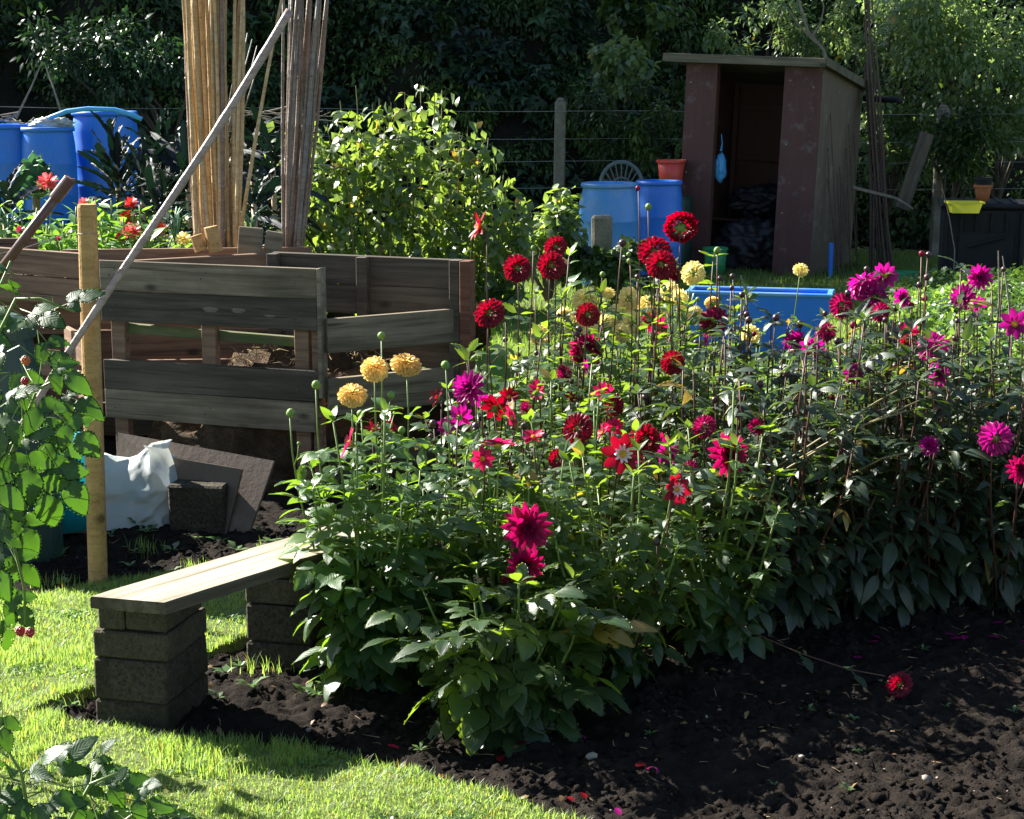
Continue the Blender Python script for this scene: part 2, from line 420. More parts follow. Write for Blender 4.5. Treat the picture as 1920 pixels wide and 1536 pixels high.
m_wire = mat_rough('galvanised_wire', (0.14, 0.14, 0.14), (0.26, 0.26, 0.25), 30, 0.5, 0.1, 0.001, spec=0.5)
m_ply = mat_painted('maroon_ply', (0.062, 0.028, 0.026), (0.11, 0.052, 0.047), (0.17, 0.15, 0.15))
m_plyi = mat_painted('inner_ply', (0.06, 0.028, 0.02), (0.11, 0.052, 0.036), (0.09, 0.06, 0.045))
m_plyg = mat_painted('grey_streaked_ply', (0.07, 0.050, 0.036), (0.17, 0.135, 0.10), (0.24, 0.21, 0.17))
m_roof = mat_wood('roof_board', (0.07, 0.06, 0.045), (0.17, 0.145, 0.10), moss=(0.08, 0.09, 0.05), mossamt=0.5)
m_slate = mat_painted('purple_brown_board', (0.085, 0.062, 0.046), (0.14, 0.105, 0.08), (0.17, 0.135, 0.10))
m_seed = mat_rough('seed_head', (0.02, 0.013, 0.008), (0.09, 0.06, 0.02), 90, 0.9, 1.0, 0.01, pits=60)
m_straw = mat_rough('straw', (0.2, 0.14, 0.07), (0.38, 0.28, 0.14), 20, 0.8, 0.2, 0.002)
m_heap = mat_rough('compost', (0.03, 0.02, 0.012), (0.10, 0.065, 0.035), 20, 0.95, 1.0, 0.02)

def soil_mat():
    n = NT('dark_garden_soil')
    v = n.n('TexCoord').outputs['Object']
    a = n.noise(v, 14, 8, 0.72); b = n.noise(v, 70, 5, 0.7); c = n.noise(v, 2.0, 3)
    col = n.ramp(a, [(0.3, (0.008, 0.0062, 0.005)), (0.7, (0.026, 0.0205, 0.0165))])
    col = n.mix(n.ramp(b, [(0.6, (0, 0, 0)), (0.75, (0.6,) * 3)]), col, (0.075, 0.063, 0.05))
    h = n.math('ADD', n.math('MULTIPLY', a, 2.0), b)
    return n.done(n.pr(col, 1.0, n.bump(h, 0.9, 0.012), 0.08))
m_soil = soil_mat()
def lawn_mat(name, c1, c2, c3):
    n = NT(name)
    v = n.n('TexCoord').outputs['Object']
    a = n.noise(v, 5, 6); b = n.noise(v, 90, 4, 0.7)
    col = n.mix(a, c1, c2)
    col = n.mix(n.ramp(b, [(0.4, (0, 0, 0)), (0.7, (0.8,) * 3)]), col, c3)
    return n.done(n.pr(col, 0.9, n.bump(b, 0.8, 0.015), 0.15))
m_lawn = lawn_mat('lawn_thatch', (0.06, 0.10, 0.02), (0.12, 0.15, 0.04), (0.17, 0.18, 0.07))
m_ground = lawn_mat('rough_ground', (0.04, 0.06, 0.02), (0.06, 0.06, 0.03), (0.08, 0.08, 0.04))
m_bankg = mat_rough('bank_earth', (0.006, 0.006, 0.004), (0.016, 0.016, 0.01), 4, 1.0, 0.8, 0.05)
def sack_mat():
    n = NT('woven_white_sack')
    v = n.obj()
    a = n.noise(v, 6, 5); 
    col = n.mix(n.ramp(a, [(0.5, (0, 0, 0)), (0.75, (0.6,) * 3)]), (0.42, 0.46, 0.46), (0.24, 0.24, 0.18))
    y = n.noise(v, 3.5, 3)
    col = n.mix(n.ramp(y, [(0.62, (0, 0, 0)), (0.7, (0.35,) * 3)]), col, (0.5, 0.5, 0.12))
    wv = n.noise(n.n('Mapping', Vector=v, Scale=(300, 300, 40)).outputs[0], 1, 2)
    p = n.pr(col, 0.45, n.bump(n.math('ADD', n.math('MULTIPLY', wv, 0.2), a), 0.4, 0.01), 0.4)
    t = n.n('BsdfTranslucent', Color=(0.5, 0.53, 0.5, 1)); ms = n.n('MixShader', Fac=0.2)
    n.t.links.new(p, ms.inputs[1]); n.t.links.new(t.outputs[0], ms.inputs[2])
    return n.done(ms.outputs[0])
m_sack = sack_mat()
# ---------------------------------------------------------------- numpy noise
_perm = rng.random((64, 256))
def vnoise(x, y, seed=0):
    t = _perm[seed % 64]
    xi, yi = np.floor(x).astype(int), np.floor(y).astype(int)
    fx, fy = x - xi, y - yi
    fx, fy = fx * fx * (3 - 2 * fx), fy * fy * (3 - 2 * fy)
    h = lambda a, b: t[(a * 73 + b * 179 + (a * b) % 31) % 256]
    return (h(xi, yi) * (1 - fx) + h(xi + 1, yi) * fx) * (1 - fy) + (h(xi, yi + 1) * (1 - fx) + h(xi + 1, yi + 1) * fx) * fy
def fbm(x, y, oct=4, seed=0, gain=0.5):
    s, a, n = 0, 1, 0
    for i in range(oct):
        s = s + a * vnoise(x * 2 ** i + 17.3 * i, y * 2 ** i - 9.1 * i, seed + i); n += a; a *= gain
    return s / n
def inpoly(x, y, poly):
    ins = np.zeros(x.shape, bool)
    n = len(poly)
    for i in range(n):
        x1, y1 = poly[i]; x2, y2 = poly[(i + 1) % n]
        c = ((y1 > y) != (y2 > y)) & (x < (x2 - x1) * (y - y1) / (y2 - y1 + 1e-12) + x1)
        ins ^= c
    return ins

# ---------------------------------------------------------------- ground
def grid(name, mat, x0, x1, y0, y1, st, zf, mask=None, skirt=None):
    xs = np.arange(x0, x1 + st, st); ys = np.arange(y0, y1 + st, st)
    X, Y = np.meshgrid(xs, ys)
    Z = zf(X, Y)
    nx, ny = len(xs), len(ys)
    idx = np.arange(nx * ny).reshape(ny, nx)
    a, b, c, d = idx[:-1, :-1].ravel(), idx[:-1, 1:].ravel(), idx[1:, 1:].ravel(), idx[1:, :-1].ravel()
    Q = np.stack([a, b, c, d], 1)
    if mask is not None:
        M = mask(X, Y).ravel()
        Q = Q[M[Q].any(1)]
        if skirt is not None:
            Z = np.where(M.reshape(X.shape), Z, Z - skirt)
        used = np.unique(Q); rm = np.zeros(nx * ny, int); rm[used] = np.arange(len(used))
        V = np.stack([X.ravel(), Y.ravel(), Z.ravel()], 1)[used]; Q = rm[Q]
    else:
        V = np.stack([X.ravel(), Y.ravel(), Z.ravel()], 1)
    me = nmesh(name, V, Q, smooth=True)
    me.materials.append(mat)
    return tag(put(name, me), kind='structure')

def base_z(X, Y):
    return 0.5 * sm(-1.0, -2.6, X) * sm(9.5, 13, Y)
grid('ground', m_ground, -400, 400, -200, 1400, 20, lambda X, Y: -0.25 + 0 * X)
pl = [(-500, 1128), (0, 1138), (95, 1122), (200, 1100), (330, 1082), (480, 1055), (580, 1060), (560, 1120), (470, 1205), (400, 1232), (335, 1262), (250, 1285),
      (110, 1322), (60, 1345), (180, 1372), (300, 1396), (400, 1402), (560, 1418), (700, 1446), (800, 1466), (900, 1494), (1060, 1548), (1400, 1700), (1400, 2200), (-1500, 2200), (-900, 1128)]
lawn_poly = [tuple(G(a, b)[:2]) for a, b in pl]
def lawn_mask(X, Y):
    j = 0.035 * (fbm(X * 9, Y * 9, 3, 5) - 0.5) * 2
    return inpoly(X + j, Y + j, lawn_poly)
def soil_z(X, Y):
    z = -0.055 + 0.055 * fbm(X * 2.2, Y * 2.2, 3, 3) + 0.038 * fbm(X * 9, Y * 9, 3, 9) ** 1.3 + 0.030 * np.abs(fbm(X * 26, Y * 26, 3, 21) - 0.5) * 2 + 0.016 * fbm(X * 60, Y * 60, 2, 27)
    m = inpoly(X, Y, lawn_poly)
    return np.where(m, z - 0.07, z)
grid('garden_soil', m_soil, -2.4, 2.6, 3.3, 6.7, 0.0105, soil_z)
grid('rear_garden_soil', m_soil, -3.2, 3.6, 6.69, 9.0, 0.035, lambda X, Y: soil_z(X, Y) - 0.004)
grid('lawn', m_lawn, -3.4, 1.4, 2.6, 5.7, 0.02, lambda X, Y: 0.012 + 0.02 * fbm(X * 6, Y * 6, 3, 12), mask=lawn_mask, skirt=0.07)
grid('rear_lawn', m_lawn, -7, 8, 8.6, 17.4, 0.12, lambda X, Y: 0.0 + base_z(X, Y) + 0.03 * fbm(X * 2, Y * 2, 3, 14))

# soil crumbs and stones as loose stuff
def scatter_clods(name, mat, n, x0, x1, y0, y1, r0, r1, label, inlawn=False, zo=0.0):
    ico = bmesh.new(); bmesh.ops.create_icosphere(ico, subdivisions=1, radius=1)
    bv = np.array([v.co[:] for v in ico.verts]); bf = np.array([[v.index for v in f.verts] for f in ico.faces]); ico.free()
    x = rng.uniform(x0, x1, n); y = rng.uniform(y0, y1, n)
    k = fbm(x * 4, y * 4, 3, 33) > 0.42
    if not inlawn: k &= ~inpoly(x, y, lawn_poly)
    x, y = x[k], y[k]; n = len(x)
    r = r0 + (r1 - r0) * rng.random(n) ** 5
    z = soil_z(x, y) + r * 0.3 + zo
    jit = 1 + 0.35 * (rng.random((n, len(bv), 1)) - 0.5) * 2
    sc = np.stack([r * rng.uniform(.8, 1.3, n), r * rng.uniform(.8, 1.3, n), r * rng.uniform(.55, .9, n)], 1)
    V = (bv[None] * jit * sc[:, None, :] + np.stack([x, y, z], 1)[:, None, :]).reshape(-1, 3)
    F = (bf[None] + (np.arange(n) * len(bv))[:, None, None]).reshape(-1, 3)
    me = nmesh(name, V, F, smooth=False); me.materials.append(mat)
    return tag(put(name, me), label, 'soil', kind='stuff')
scatter_clods('soil_crumbs', m_soil, 34000, -1.6, 2.4, 3.6, 6.6, 0.002, 0.013, 'loose crumbs and clods of dark dug soil round the flower bed')
m_peb = mat_rough('pale_pebble', (0.14, 0.12, 0.10), (0.3, 0.27, 0.23), 12, 0.7, 0.3, 0.002)
scatter_clods('gravel', m_peb, 380, -2.2, 2.4, 3.6, 6.6, 0.003, 0.013, 'small pale stones scattered over the dark soil')

def blades(name, mat, pts, hgt, wid, label, lean=0.5):
    n = len(pts)
    az = rng.uniform(0, 2 * np.pi, n); h = hgt * rng.uniform(0.45, 1.25, n); w = wid * rng.uniform(0.6, 1.3, n)
    l = lean * rng.uniform(0.1, 1.3, n) * h
    s = np.stack([-np.sin(az), np.cos(az), 0 * az], 1); d = np.stack([np.cos(az), np.sin(az), 0 * az], 1); up = np.array([0, 0, 1.0])
    p0 = pts
    v = [p0 - s * w[:, None] / 2, p0 + s * w[:, None] / 2]
    m = p0 + up * (h * 0.6)[:, None] + d * (l * 0.35)[:, None]
    v += [m - s * w[:, None] * 0.36, m + s * w[:, None] * 0.36]
    v += [p0 + up * h[:, None] + d * l[:, None]]
    V = np.stack(v, 1).reshape(-1, 3)
    F = np.array([[0, 1, 3], [0, 3, 2], [2, 3, 4]])
    F = (F[None] + (np.arange(n) * 5)[:, None, None]).reshape(-1, 3)
    me = nmesh(name, V, F); me.materials.append(mat)
    return tag(put(name, me), label, 'grass', kind='stuff')
n = 260000
x = rng.uniform(-2.2, 0.9, n); y = rng.uniform(3.1, 5.65, n)
k = lawn_mask(x, y) & (np.abs(x) < 0.33 * y + 0.1)
edge = lawn_mask(x + 0.03, y) & lawn_mask(x, y + 0.03) & lawn_mask(x, y - 0.03)
dens = fbm(x * 7, y * 7, 3, 40)
k &= rng.random(n) < np.where(edge, 0.35 + 1.1 * sm(0.3, 0.6, dens), 1.0)
x, y = x[k], y[k]
gp = np.stack([x, y, 0.012 + 0.012 * fbm(x * 6, y * 6, 3, 12)], 1)
print('grass', len(gp))
tall = fbm(gp[:, 0] * 5, gp[:, 1] * 5, 2, 50) > 0.62
blades('lawn_grass', m_grass, gp[~tall], 0.020, 0.0022, 'short sunlit lawn grass in the left foreground round the bench', lean=1.0)
blades('tufted_lawn_grass', m_grass, gp[tall], 0.034, 0.0026, 'longer sunlit grass tufts in the foreground lawn', lean=0.7)
# ragged longer grass along lawn edge and round the pillar
ex, ey = rng.uniform(-2, 1.0, 60000), rng.uniform(3.3, 5.7, 60000)
k = lawn_mask(ex, ey) & ~(lawn_mask(ex + 0.045, ey) & lawn_mask(ex, ey + 0.045) & lawn_mask(ex, ey - 0.045))
ex, ey = ex[k], ey[k]
blades('edge_grass', m_grass, np.stack([ex, ey, 0 * ex + 0.0], 1), 0.042, 0.003, 'ragged sunlit grass fringe along the edge of the foreground lawn')
tc = np.array([(-1.55, 5.6), (-1.35, 6.05), (-1.1, 5.8), (-1.0, 5.55), (-.72, 4.7), (-.6, 4.95), (-1.75, 5.95), (-1.25, 5.45), (-.45, 4.6), (-1.3, 4.62), (-1.22, 4.5), (-.9, 5.95)])
w_ = rng.integers(0, len(tc), 700); tp = tc[w_] + rng.normal(size=(700, 2)) * .035
blades('soil_grass_tufts', m_grass, np.stack([tp[:, 0], tp[:, 1], soil_z(tp[:, 0], tp[:, 1])], 1), 0.045, 0.0028, 'thin grass tufts growing out of the soil by the bins and bench')
n = 90000
x = rng.uniform(-5, 6.2, n); y = rng.uniform(8.7, 17.0, n)
k = (np.abs(x) < 0.33 * y + 0.3) & ~((x < -0.8) & (y < 9.6)); x, y = x[k], y[k]
blades('rear_lawn_grass', m_grassf, np.stack([x, y, base_z(x, y) + 0.01 + 0 * x], 1), 0.055, 0.008, 'mown grass of the back lawn between bins and shed')

cl = rng.uniform(0, 1, (60, 2)) * np.array([2.6, 2.3]) + np.array([-1.9, 3.2]); w_ = rng.integers(0, 60, 9000)
cp = cl[w_] + rng.normal(size=(9000, 2)) * .035; k = lawn_mask(cp[:, 0], cp[:, 1]); cp = cp[k]
CLOVER = np.stack([cp[:, 0], cp[:, 1], .02 + .014 * rng.random(len(cp))], 1)
# small weeds on the soil
def weeds(name, n, x0, x1, y0, y1, label, mat, size=0.03):
    V, F = [], []
    for i in range(n):
        x, y = random.uniform(x0, x1), random.uniform(y0, y1)
        if inpoly(np.array([x]), np.array([y]), lawn_poly)[0]: continue
        z = float(soil_z(np.array([x]), np.array([y]))[0])
        a0 = random.random() * 6
        for k in range(random.randint(4, 9)):
            a = a0 + k * 1.3; L = size * random.uniform(.5, 1.4); w = L * 0.22; e = random.uniform(.15, .9)
            d = Vector((math.cos(a), math.sin(a), 0)); s = Vector((-d.y, d.x, 0)); b = Vector((x, y, z))
            q = len(V)
            V += [b, b + d * L * .5 + s * w + Vector((0, 0, L * e * .6)), b + d * L * .5 - s * w + Vector((0, 0, L * e * .6)), b + d * L + Vector((0, 0, L * e * .7))]
            F += [(q, q + 1, q + 2), (q + 1, q + 3, q + 2)]
    me = nmesh(name, [tuple(v) for v in V], F); me.materials.append(mat)
    return tag(put(name, me), label, 'weeds', kind='stuff')
weeds('bed_weeds', 26, -1.4, 2.0, 3.8, 5.0, 'tiny green weed seedlings dotted over the front soil', m_weed, 0.022)
weeds('bench_weeds', 80, -1.9, -0.5, 4.3, 6.4, 'small weeds and grass in the soil round the bench and bins', m_weed, 0.04)

# ---------------------------------------------------------------- the wooded bank
def bank_h(X):
    X = np.asarray(X, float)
    return 4.9 + 2.4 * sm(-0.5, -5, X) - 1.5 * sm(-0.2, 1.5, X) * sm(6.5, 3.5, X) + 0.8 * sm(5, 9, X)
def bank_pt(u, v):                       # u = x, v = 0..1 up the slope
    h = bank_h(u)
    lump = 1.5 * (fbm(u * 0.55 + 3, v * 2.2, 3, 44) - 0.5) + 0.7 * (fbm(u * 1.6, v * 5, 2, 47) - 0.5)
    y = 17.8 + 3.3 * v ** 1.15 - lump
    z = h * v + 0.15 * (fbm(u * 1.1, v * 6, 2, 52) - 0.5)
    return np.stack([u, y, z + 0.0], -1)
us = np.arange(-16, 18.01, 0.12); vs = np.linspace(-0.03, 1, 48)
U, Vv = np.meshgrid(us, vs)
pts = bank_pt(U, np.clip(Vv, 0, 1)); pts[..., 2] -= 0.02
top = pts[-1:].copy(); far = top.copy(); far[..., 1] = 60; far[..., 2] += 1.5
pts = np.concatenate([pts, far], 0)
ny, nx = pts.shape[:2]; idx = np.arange(nx * ny).reshape(ny, nx)
Q = np.stack([idx[:-1, :-1].ravel(), idx[:-1, 1:].ravel(), idx[1:, 1:].ravel(), idx[1:, :-1].ravel()], 1)
me = nmesh('hillside_bank', pts.reshape(-1, 3), Q, smooth=True); me.materials.append(m_bankg)
tag(put('hillside_bank', me), kind='structure')

def leaf_cloud(name, mat, Pn, A, N, L, W, droop=0.25, lobes=False):
    Pn, A, N = [np.asarray(q, float) for q in (Pn, A, N)]
    A /= np.linalg.norm(A, axis=1, keepdims=True) + 1e-9
    S = np.cross(N, A); S /= np.linalg.norm(S, axis=1, keepdims=True) + 1e-9
    N = np.cross(A, S)
    L = np.broadcast_to(L, len(Pn))[:, None]; W = np.broadcast_to(W, len(Pn))[:, None]
    if not lobes:
        v = [Pn, Pn + A * L * .38 + S * W * .5, Pn + A * L * .38 - S * W * .5, Pn + A * L * .75 + S * W * .3 - N * L * droop * .5, Pn + A * L * .75 - S * W * .3 - N * L * droop * .5, Pn + A * L - N * L * droop]
        F = np.array([[0, 1, 2], [1, 3, 2], [3, 4, 2], [3, 5, 4]])
    else:
        v = [Pn, Pn + A * L * .2 + S * W * .3, Pn + A * L * .35 + S * W * .62 - N * L * .1, Pn + A * L * .5 + S * W * .22, Pn + A * L - N * L * droop,
             Pn + A * L * .5 - S * W * .22, Pn + A * L * .35 - S * W * .62 - N * L * .1, Pn + A * L * .2 - S * W * .3]
        F = np.array([[0, 1, 7], [1, 2, 3], [1, 3, 7], [3, 5, 7], [7, 5, 6], [3, 4, 5]])
    k = len(v)
    V = np.stack(v, 1).reshape(-1, 3)
    F = (F[None] + (np.arange(len(Pn)) * k)[:, None, None]).reshape(-1, 3)
    me = nmesh(name, V, F); me.materials.append(mat)
    return me
def rnd3(n): 
    a = rng.normal(size=(n, 3)); return a / np.linalg.norm(a, axis=1, keepdims=True)

def bank_leaves(name, mat, n, x0, x1, size, label, cat, thr=0.42, v1=1.0, lobes=False, seed=60, freq=1.0, asp=0.5, rad=(.12, .42), per=90):
    nc = n // per
    u = rng.uniform(x0, x1, nc); v = rng.random(nc) * v1
    k = fbm(u * 1.3 * freq + seed, v * 6 * freq, 3, seed) > thr
    u, v = u[k], v[k]; nc = len(u)
    c = bank_pt(u, v); rr = rad[0] + (rad[1] - rad[0]) * rng.random(nc) ** 2
    c = c + np.array([0, -1.0, 0.3]) * (rr * .35)[:, None]
    m = nc * per; w = np.repeat(np.arange(nc), per)
    d = rnd3(m); d[:, 1] = -np.abs(d[:, 1]) * .9 + .15; d[:, 2] = d[:, 2] * .8 + .15
    p = c[w] + d * (rr[w] * rng.random(m) ** .35)[:, None]
    A = d * .8 + rnd3(m) * 0.45 + np.array([0, -0.1, -0.45]); N = rnd3(m) * 0.5 + d * .6 + np.array([0, -0.1, 0.8])
    L = size * rng.uniform(0.55, 1.3, m) * (0.8 + .5 * rng.random(nc))[w]
    return tag(put(name, leaf_cloud(name, mat, p, A, N, L, L * asp, 0.35, lobes)), label, cat, kind='stuff')
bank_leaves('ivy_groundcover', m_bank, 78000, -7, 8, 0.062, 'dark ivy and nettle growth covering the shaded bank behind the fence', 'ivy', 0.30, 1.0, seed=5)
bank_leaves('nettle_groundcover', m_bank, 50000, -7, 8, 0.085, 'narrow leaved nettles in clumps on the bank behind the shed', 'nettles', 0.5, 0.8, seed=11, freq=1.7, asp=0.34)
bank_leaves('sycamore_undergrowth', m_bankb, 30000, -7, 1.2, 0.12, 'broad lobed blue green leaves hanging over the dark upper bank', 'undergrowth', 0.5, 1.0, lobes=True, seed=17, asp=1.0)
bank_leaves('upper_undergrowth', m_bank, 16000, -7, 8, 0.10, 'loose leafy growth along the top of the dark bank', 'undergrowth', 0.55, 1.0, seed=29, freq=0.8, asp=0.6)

def shrub(name, label, cat, c, rad, n, size, mat, stems=6, base=None, clumps=14, asp=0.5, group=None, lobes=False, up=0.4):
    c = np.array(c, float); base = base or (c[0], c[1] + 0.4, c[2] - rad[2] - 0.4)
    t = thing(name, label, cat, base, group=group)
    b = np.array(base)
    cl = rnd3(clumps) * (rng.random((clumps, 1)) ** 0.4) * np.array(rad) + c
    w = rng.integers(0, clumps, n)
    cr = 0.30 * (rad[0] + rad[2]) / 2 * rng.uniform(0.7, 1.4, clumps)
    p = cl[w] + rnd3(n) * (rng.random((n, 1)) ** 0.45) * cr[w][:, None]
    A = (p - cl[w]) + rnd3(n) * 0.15 + np.array([0, 0, -0.08]); N = rnd3(n) * 0.7 + np.array([0, 0, 1.0])
    L = size * rng.uniform(.6, 1.3, n)
    me = leaf_cloud('crown', mat, p - b, A, N, L, L * asp, 0.3, lobes)
    tag(put('crown', me, t), kind='stuff')
    for i in range(min(stems, clumps)):
        e = Vector(cl[i] - b); q = MB().tube([(0, 0, 0), e * 0.45 + rv(0.12) + Vector((0, 0, 0.15)), e], [0.022, 0.014, 0.006], 5)
        q.build('branch', m_bark, t)
    return t
def bp(px, py, Y): return tuple(P(px, py, Y))
shrub('elder_bush', 'large sunlit pale green bush filling the top right corner above the compost box', 'bush', bp(1850, 60, 17.0), (0.95, 0.6, 0.85), 5200, 0.075, m_lit, clumps=34)
shrub('bramble_bush', 'sunlit straggly bramble rising just right of the shed roof', 'bush', bp(1690, 90, 17.3), (0.5, 0.4, 0.6), 2200, 0.06, m_lit, clumps=20)
shrub('hawthorn_bush', 'small partly lit shrub showing directly above the shed roof', 'bush', bp(1450, 60, 18.0), (0.7, 0.3, 0.35), 1700, 0.06, m_lit, clumps=16)
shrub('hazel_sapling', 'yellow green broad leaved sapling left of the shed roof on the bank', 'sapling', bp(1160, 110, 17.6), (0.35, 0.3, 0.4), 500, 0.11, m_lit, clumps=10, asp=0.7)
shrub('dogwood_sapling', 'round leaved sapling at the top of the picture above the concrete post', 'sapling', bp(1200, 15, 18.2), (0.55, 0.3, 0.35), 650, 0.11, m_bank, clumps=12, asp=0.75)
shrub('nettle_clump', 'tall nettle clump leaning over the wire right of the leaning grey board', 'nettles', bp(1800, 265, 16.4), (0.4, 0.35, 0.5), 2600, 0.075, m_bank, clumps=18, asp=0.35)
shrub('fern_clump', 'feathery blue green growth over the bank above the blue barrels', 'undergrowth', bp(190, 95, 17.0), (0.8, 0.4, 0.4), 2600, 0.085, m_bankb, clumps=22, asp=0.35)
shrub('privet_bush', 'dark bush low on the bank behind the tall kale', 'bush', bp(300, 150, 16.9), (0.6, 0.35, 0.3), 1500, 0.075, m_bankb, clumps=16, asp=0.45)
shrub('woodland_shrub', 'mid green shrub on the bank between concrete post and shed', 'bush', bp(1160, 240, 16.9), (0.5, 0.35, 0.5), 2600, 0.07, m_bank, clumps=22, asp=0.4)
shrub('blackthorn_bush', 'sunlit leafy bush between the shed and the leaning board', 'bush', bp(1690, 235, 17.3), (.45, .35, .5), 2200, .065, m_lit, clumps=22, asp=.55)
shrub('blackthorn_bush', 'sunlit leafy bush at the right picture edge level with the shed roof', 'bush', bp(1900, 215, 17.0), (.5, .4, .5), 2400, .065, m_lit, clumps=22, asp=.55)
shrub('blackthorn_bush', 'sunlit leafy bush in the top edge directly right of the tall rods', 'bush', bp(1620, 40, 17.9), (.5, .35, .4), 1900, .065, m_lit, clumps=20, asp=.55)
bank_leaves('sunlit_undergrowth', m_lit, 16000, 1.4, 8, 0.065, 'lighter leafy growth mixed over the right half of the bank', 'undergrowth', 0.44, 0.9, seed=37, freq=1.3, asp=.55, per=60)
# trees on top of the bank (crowns mostly above the picture, they keep the bank in shade)
for (x, y, r, lb) in ((-7.2, 20.5, 1.7, 'tall dark tree on the bank far to the left'), (-4.3, 21.6, 1.4, 'dark broad tree on the bank top behind the bean canes')):
    h = float(bank_h(x))
    t = thing('bank_tree', lb, 'tree', (x, y, h - 0.6))
    MB().tube([(0, 0, 0), (0.1, 0, 1.2), (0, 0.1, 2.6)], [0.16, 0.12, 0.06], 8).build('trunk', m_bark, t)
    for i in range(5):
        a = i * 1.3; MB().tube([(0.05, 0, 1.0 + 0.2 * i), (math.cos(a) * r * .5, math.sin(a) * r * .4, 1.7 + .2 * i), (math.cos(a) * r * .8, math.sin(a) * r * .6, 2.1 + 0.2 * i)], [0.06, 0.04, 0.015], 5).build('limb', m_bark, t)
    nn = int(3200 * r); clc = rnd3(22) * np.array([r, r * .8, r * .65]) * rng.uniform(.4, 1, (22, 1)) + np.array([0, 0, 1.9]); w = rng.integers(0, 22, nn)
    p = clc[w] + rnd3(nn) * 0.42 * r * rng.random((nn, 1)) ** .5
    me = leaf_cloud('crown', m_bankb, p, rnd3(nn) + np.array([0, 0, -.4]), rnd3(nn) * .7 + np.array([0, 0, 1]), 0.13 * rng.uniform(.6, 1.3, nn), 0.11, 0.3, True)
    tag(put('crown', me, t), kind='stuff')

# bare twigs and sticks on the bank
def stick(name, pxs, r0, r1, mat, label, cat, group=None, branches=()):
    pts = [P(*q) for q in pxs]; o = pts[0]
    t = thing(name, label, cat, o, group=group)
    MB().tube([p - o for p in pts], list(np.linspace(r0, r1, len(pts))), 5).build('stem', mat, t)
    for br in branches:
        MB().tube([P(*q) - o for q in br], [r1 * 1.3] + [r1 * .6] * (len(br) - 1), 5).build('branch', mat, t)
    return t
stick('bare_sapling', [(1562, 170, 16.6), (1545, 95, 16.7), (1515, 60, 16.7), (1492, -20, 16.8)], 0.02, 0.012, m_twig, 'bare grey forked sapling rising behind the shed roof', 'sapling',
      branches=[[(1522, 70, 16.7), (1540, 40, 16.7), (1545, 10, 16.7)], [(1530, 80, 16.7), (1500, 50, 16.7), (1480, 20, 16.7)]])
stick('dead_stick', [(30, 222, 15.8), (60, 160, 15.8), (78, 118, 15.8)], 0.012, 0.006, m_twig, 'thin dead stick slanting up right above the left blue barrel', 'stick')
stick('dead_stick', [(116, 215, 15.8), (100, 165, 15.8), (86, 125, 15.9)], 0.012, 0.006, m_twig, 'thin dead stick slanting up left above the middle blue barrel', 'stick')
stick('fallen_branch', [(560, 196, 16.3), (490, 212, 16.2), (430, 222, 16.1), (380, 240, 16.1)], 0.012, 0.006, m_twig, 'bundle of long brown twigs laid along the fence behind the canes', 'branch',
      branches=[[(440 + i * 14, 205 + i * 5 % 17, 16.15), (500 + i * 12, 214 + i * 7 % 23, 16.1), (590 + i * 5, 206 + i * 9 % 25, 16.1)] for i in range(9)])

# ---------------------------------------------------------------- fence
FY = 16.75
fence = thing('wire_fence', 'wire fence on concrete posts along the foot of the bank', 'fence', (0, FY, 0))
F0 = Vector((0, FY, 0))
for (px, pt) in ((1047, 190), (1766, 203), (392, 195), (-350, 190)):
    p = P(px, pt, FY); h = p.z
    m = MB().box((0, 0, h / 2 - .05), (0.11, 0.10, h + .1), ch=0.012)
    m.box((0, 0, h + .01), (0.08, 0.075, 0.05), ch=0.02)
    m.build('concrete_post', m_conc, fence, M=T(*(Vector((p.x, FY, 0)) - F0)) @ RY(R(random.uniform(-1, 1))))
for z, s in ((P(0, 206, FY - .06).z, 0.0), (P(0, 258, FY - .06).z, 0.02), (P(0, 300, FY - .06).z, 0.03), (P(0, 350, FY - .06).z, .03)):
    pts = []
    for i in range(57):
        x = -7 + i * 0.25
        dr = 0.02 * math.sin((x + 5.8) / 3.6 * math.pi) ** 2
        pts.append((x, -0.062, z - dr - 0.008 * x * (1 if z > 1 else .5)))
    MB().tube(pts, 0.0024, 4).build('wire', m_wire, fence)

# ---------------------------------------------------------------- shed
sb = Vector((2.61, 15.0, 0)); side = Vector((0.56, 1.0, 0)).normalized(); frontd = Vector((-side.y, side.x, 0))
RW, RD = 1.27, 1.15
SX = .96
Ms = Matrix((-frontd, side, Vector((0, 0, 1)))).transposed().to_4x4()
# local frame: x from left to right along the front, y backwards; origin at front left corner
orig = sb + frontd * RW
Ms.translation = orig
Ms = Ms @ RY(R(2.2))
shed = thing('garden_shed', 'open fronted maroon shed with low sloping roof against the bank', 'shed', M=Ms)
hf, hb = 1.90, 1.70
def slab(name, x0, x1, y0, y1, z0, z1, mat, parent, z1b=None):
    m = MB()
    zb = z1 if z1b is None else z1b
    vs = [(x0, y0, z0), (x1, y0, z0), (x1, y1, z0), (x0, y1, z0), (x0, y0, z1), (x1, y0, z1), (x1, y1, zb), (x0, y1, zb)]
    m.add(vs, [(0, 3, 2, 1), (4, 5, 6, 7), (0, 1, 5, 4), (1, 2, 6, 5), (2, 3, 7, 6), (3, 0, 4, 7)])
    return m.build(name, mat, parent)
slab('left_front_panel', 0.0, 0.30, 0.0, 0.022, 0.03, hf, m_ply, shed)
slab('right_front_panel', 0.93, 1.27, 0.0, 0.022, 0.06, hf, m_ply, shed)
slab('side_wall', 1.248, 1.27, 0.024, RD, 0.04, hf - .004, m_plyg, shed, hb)
slab('side_wall', 0.0, 0.022, 0.024, RD, 0.04, hf - .004, m_ply, shed, hb)
slab('back_panel', 0.024, 1.246, RD - .03, RD - .008, 0.04, hb - .01, m_plyi, shed)
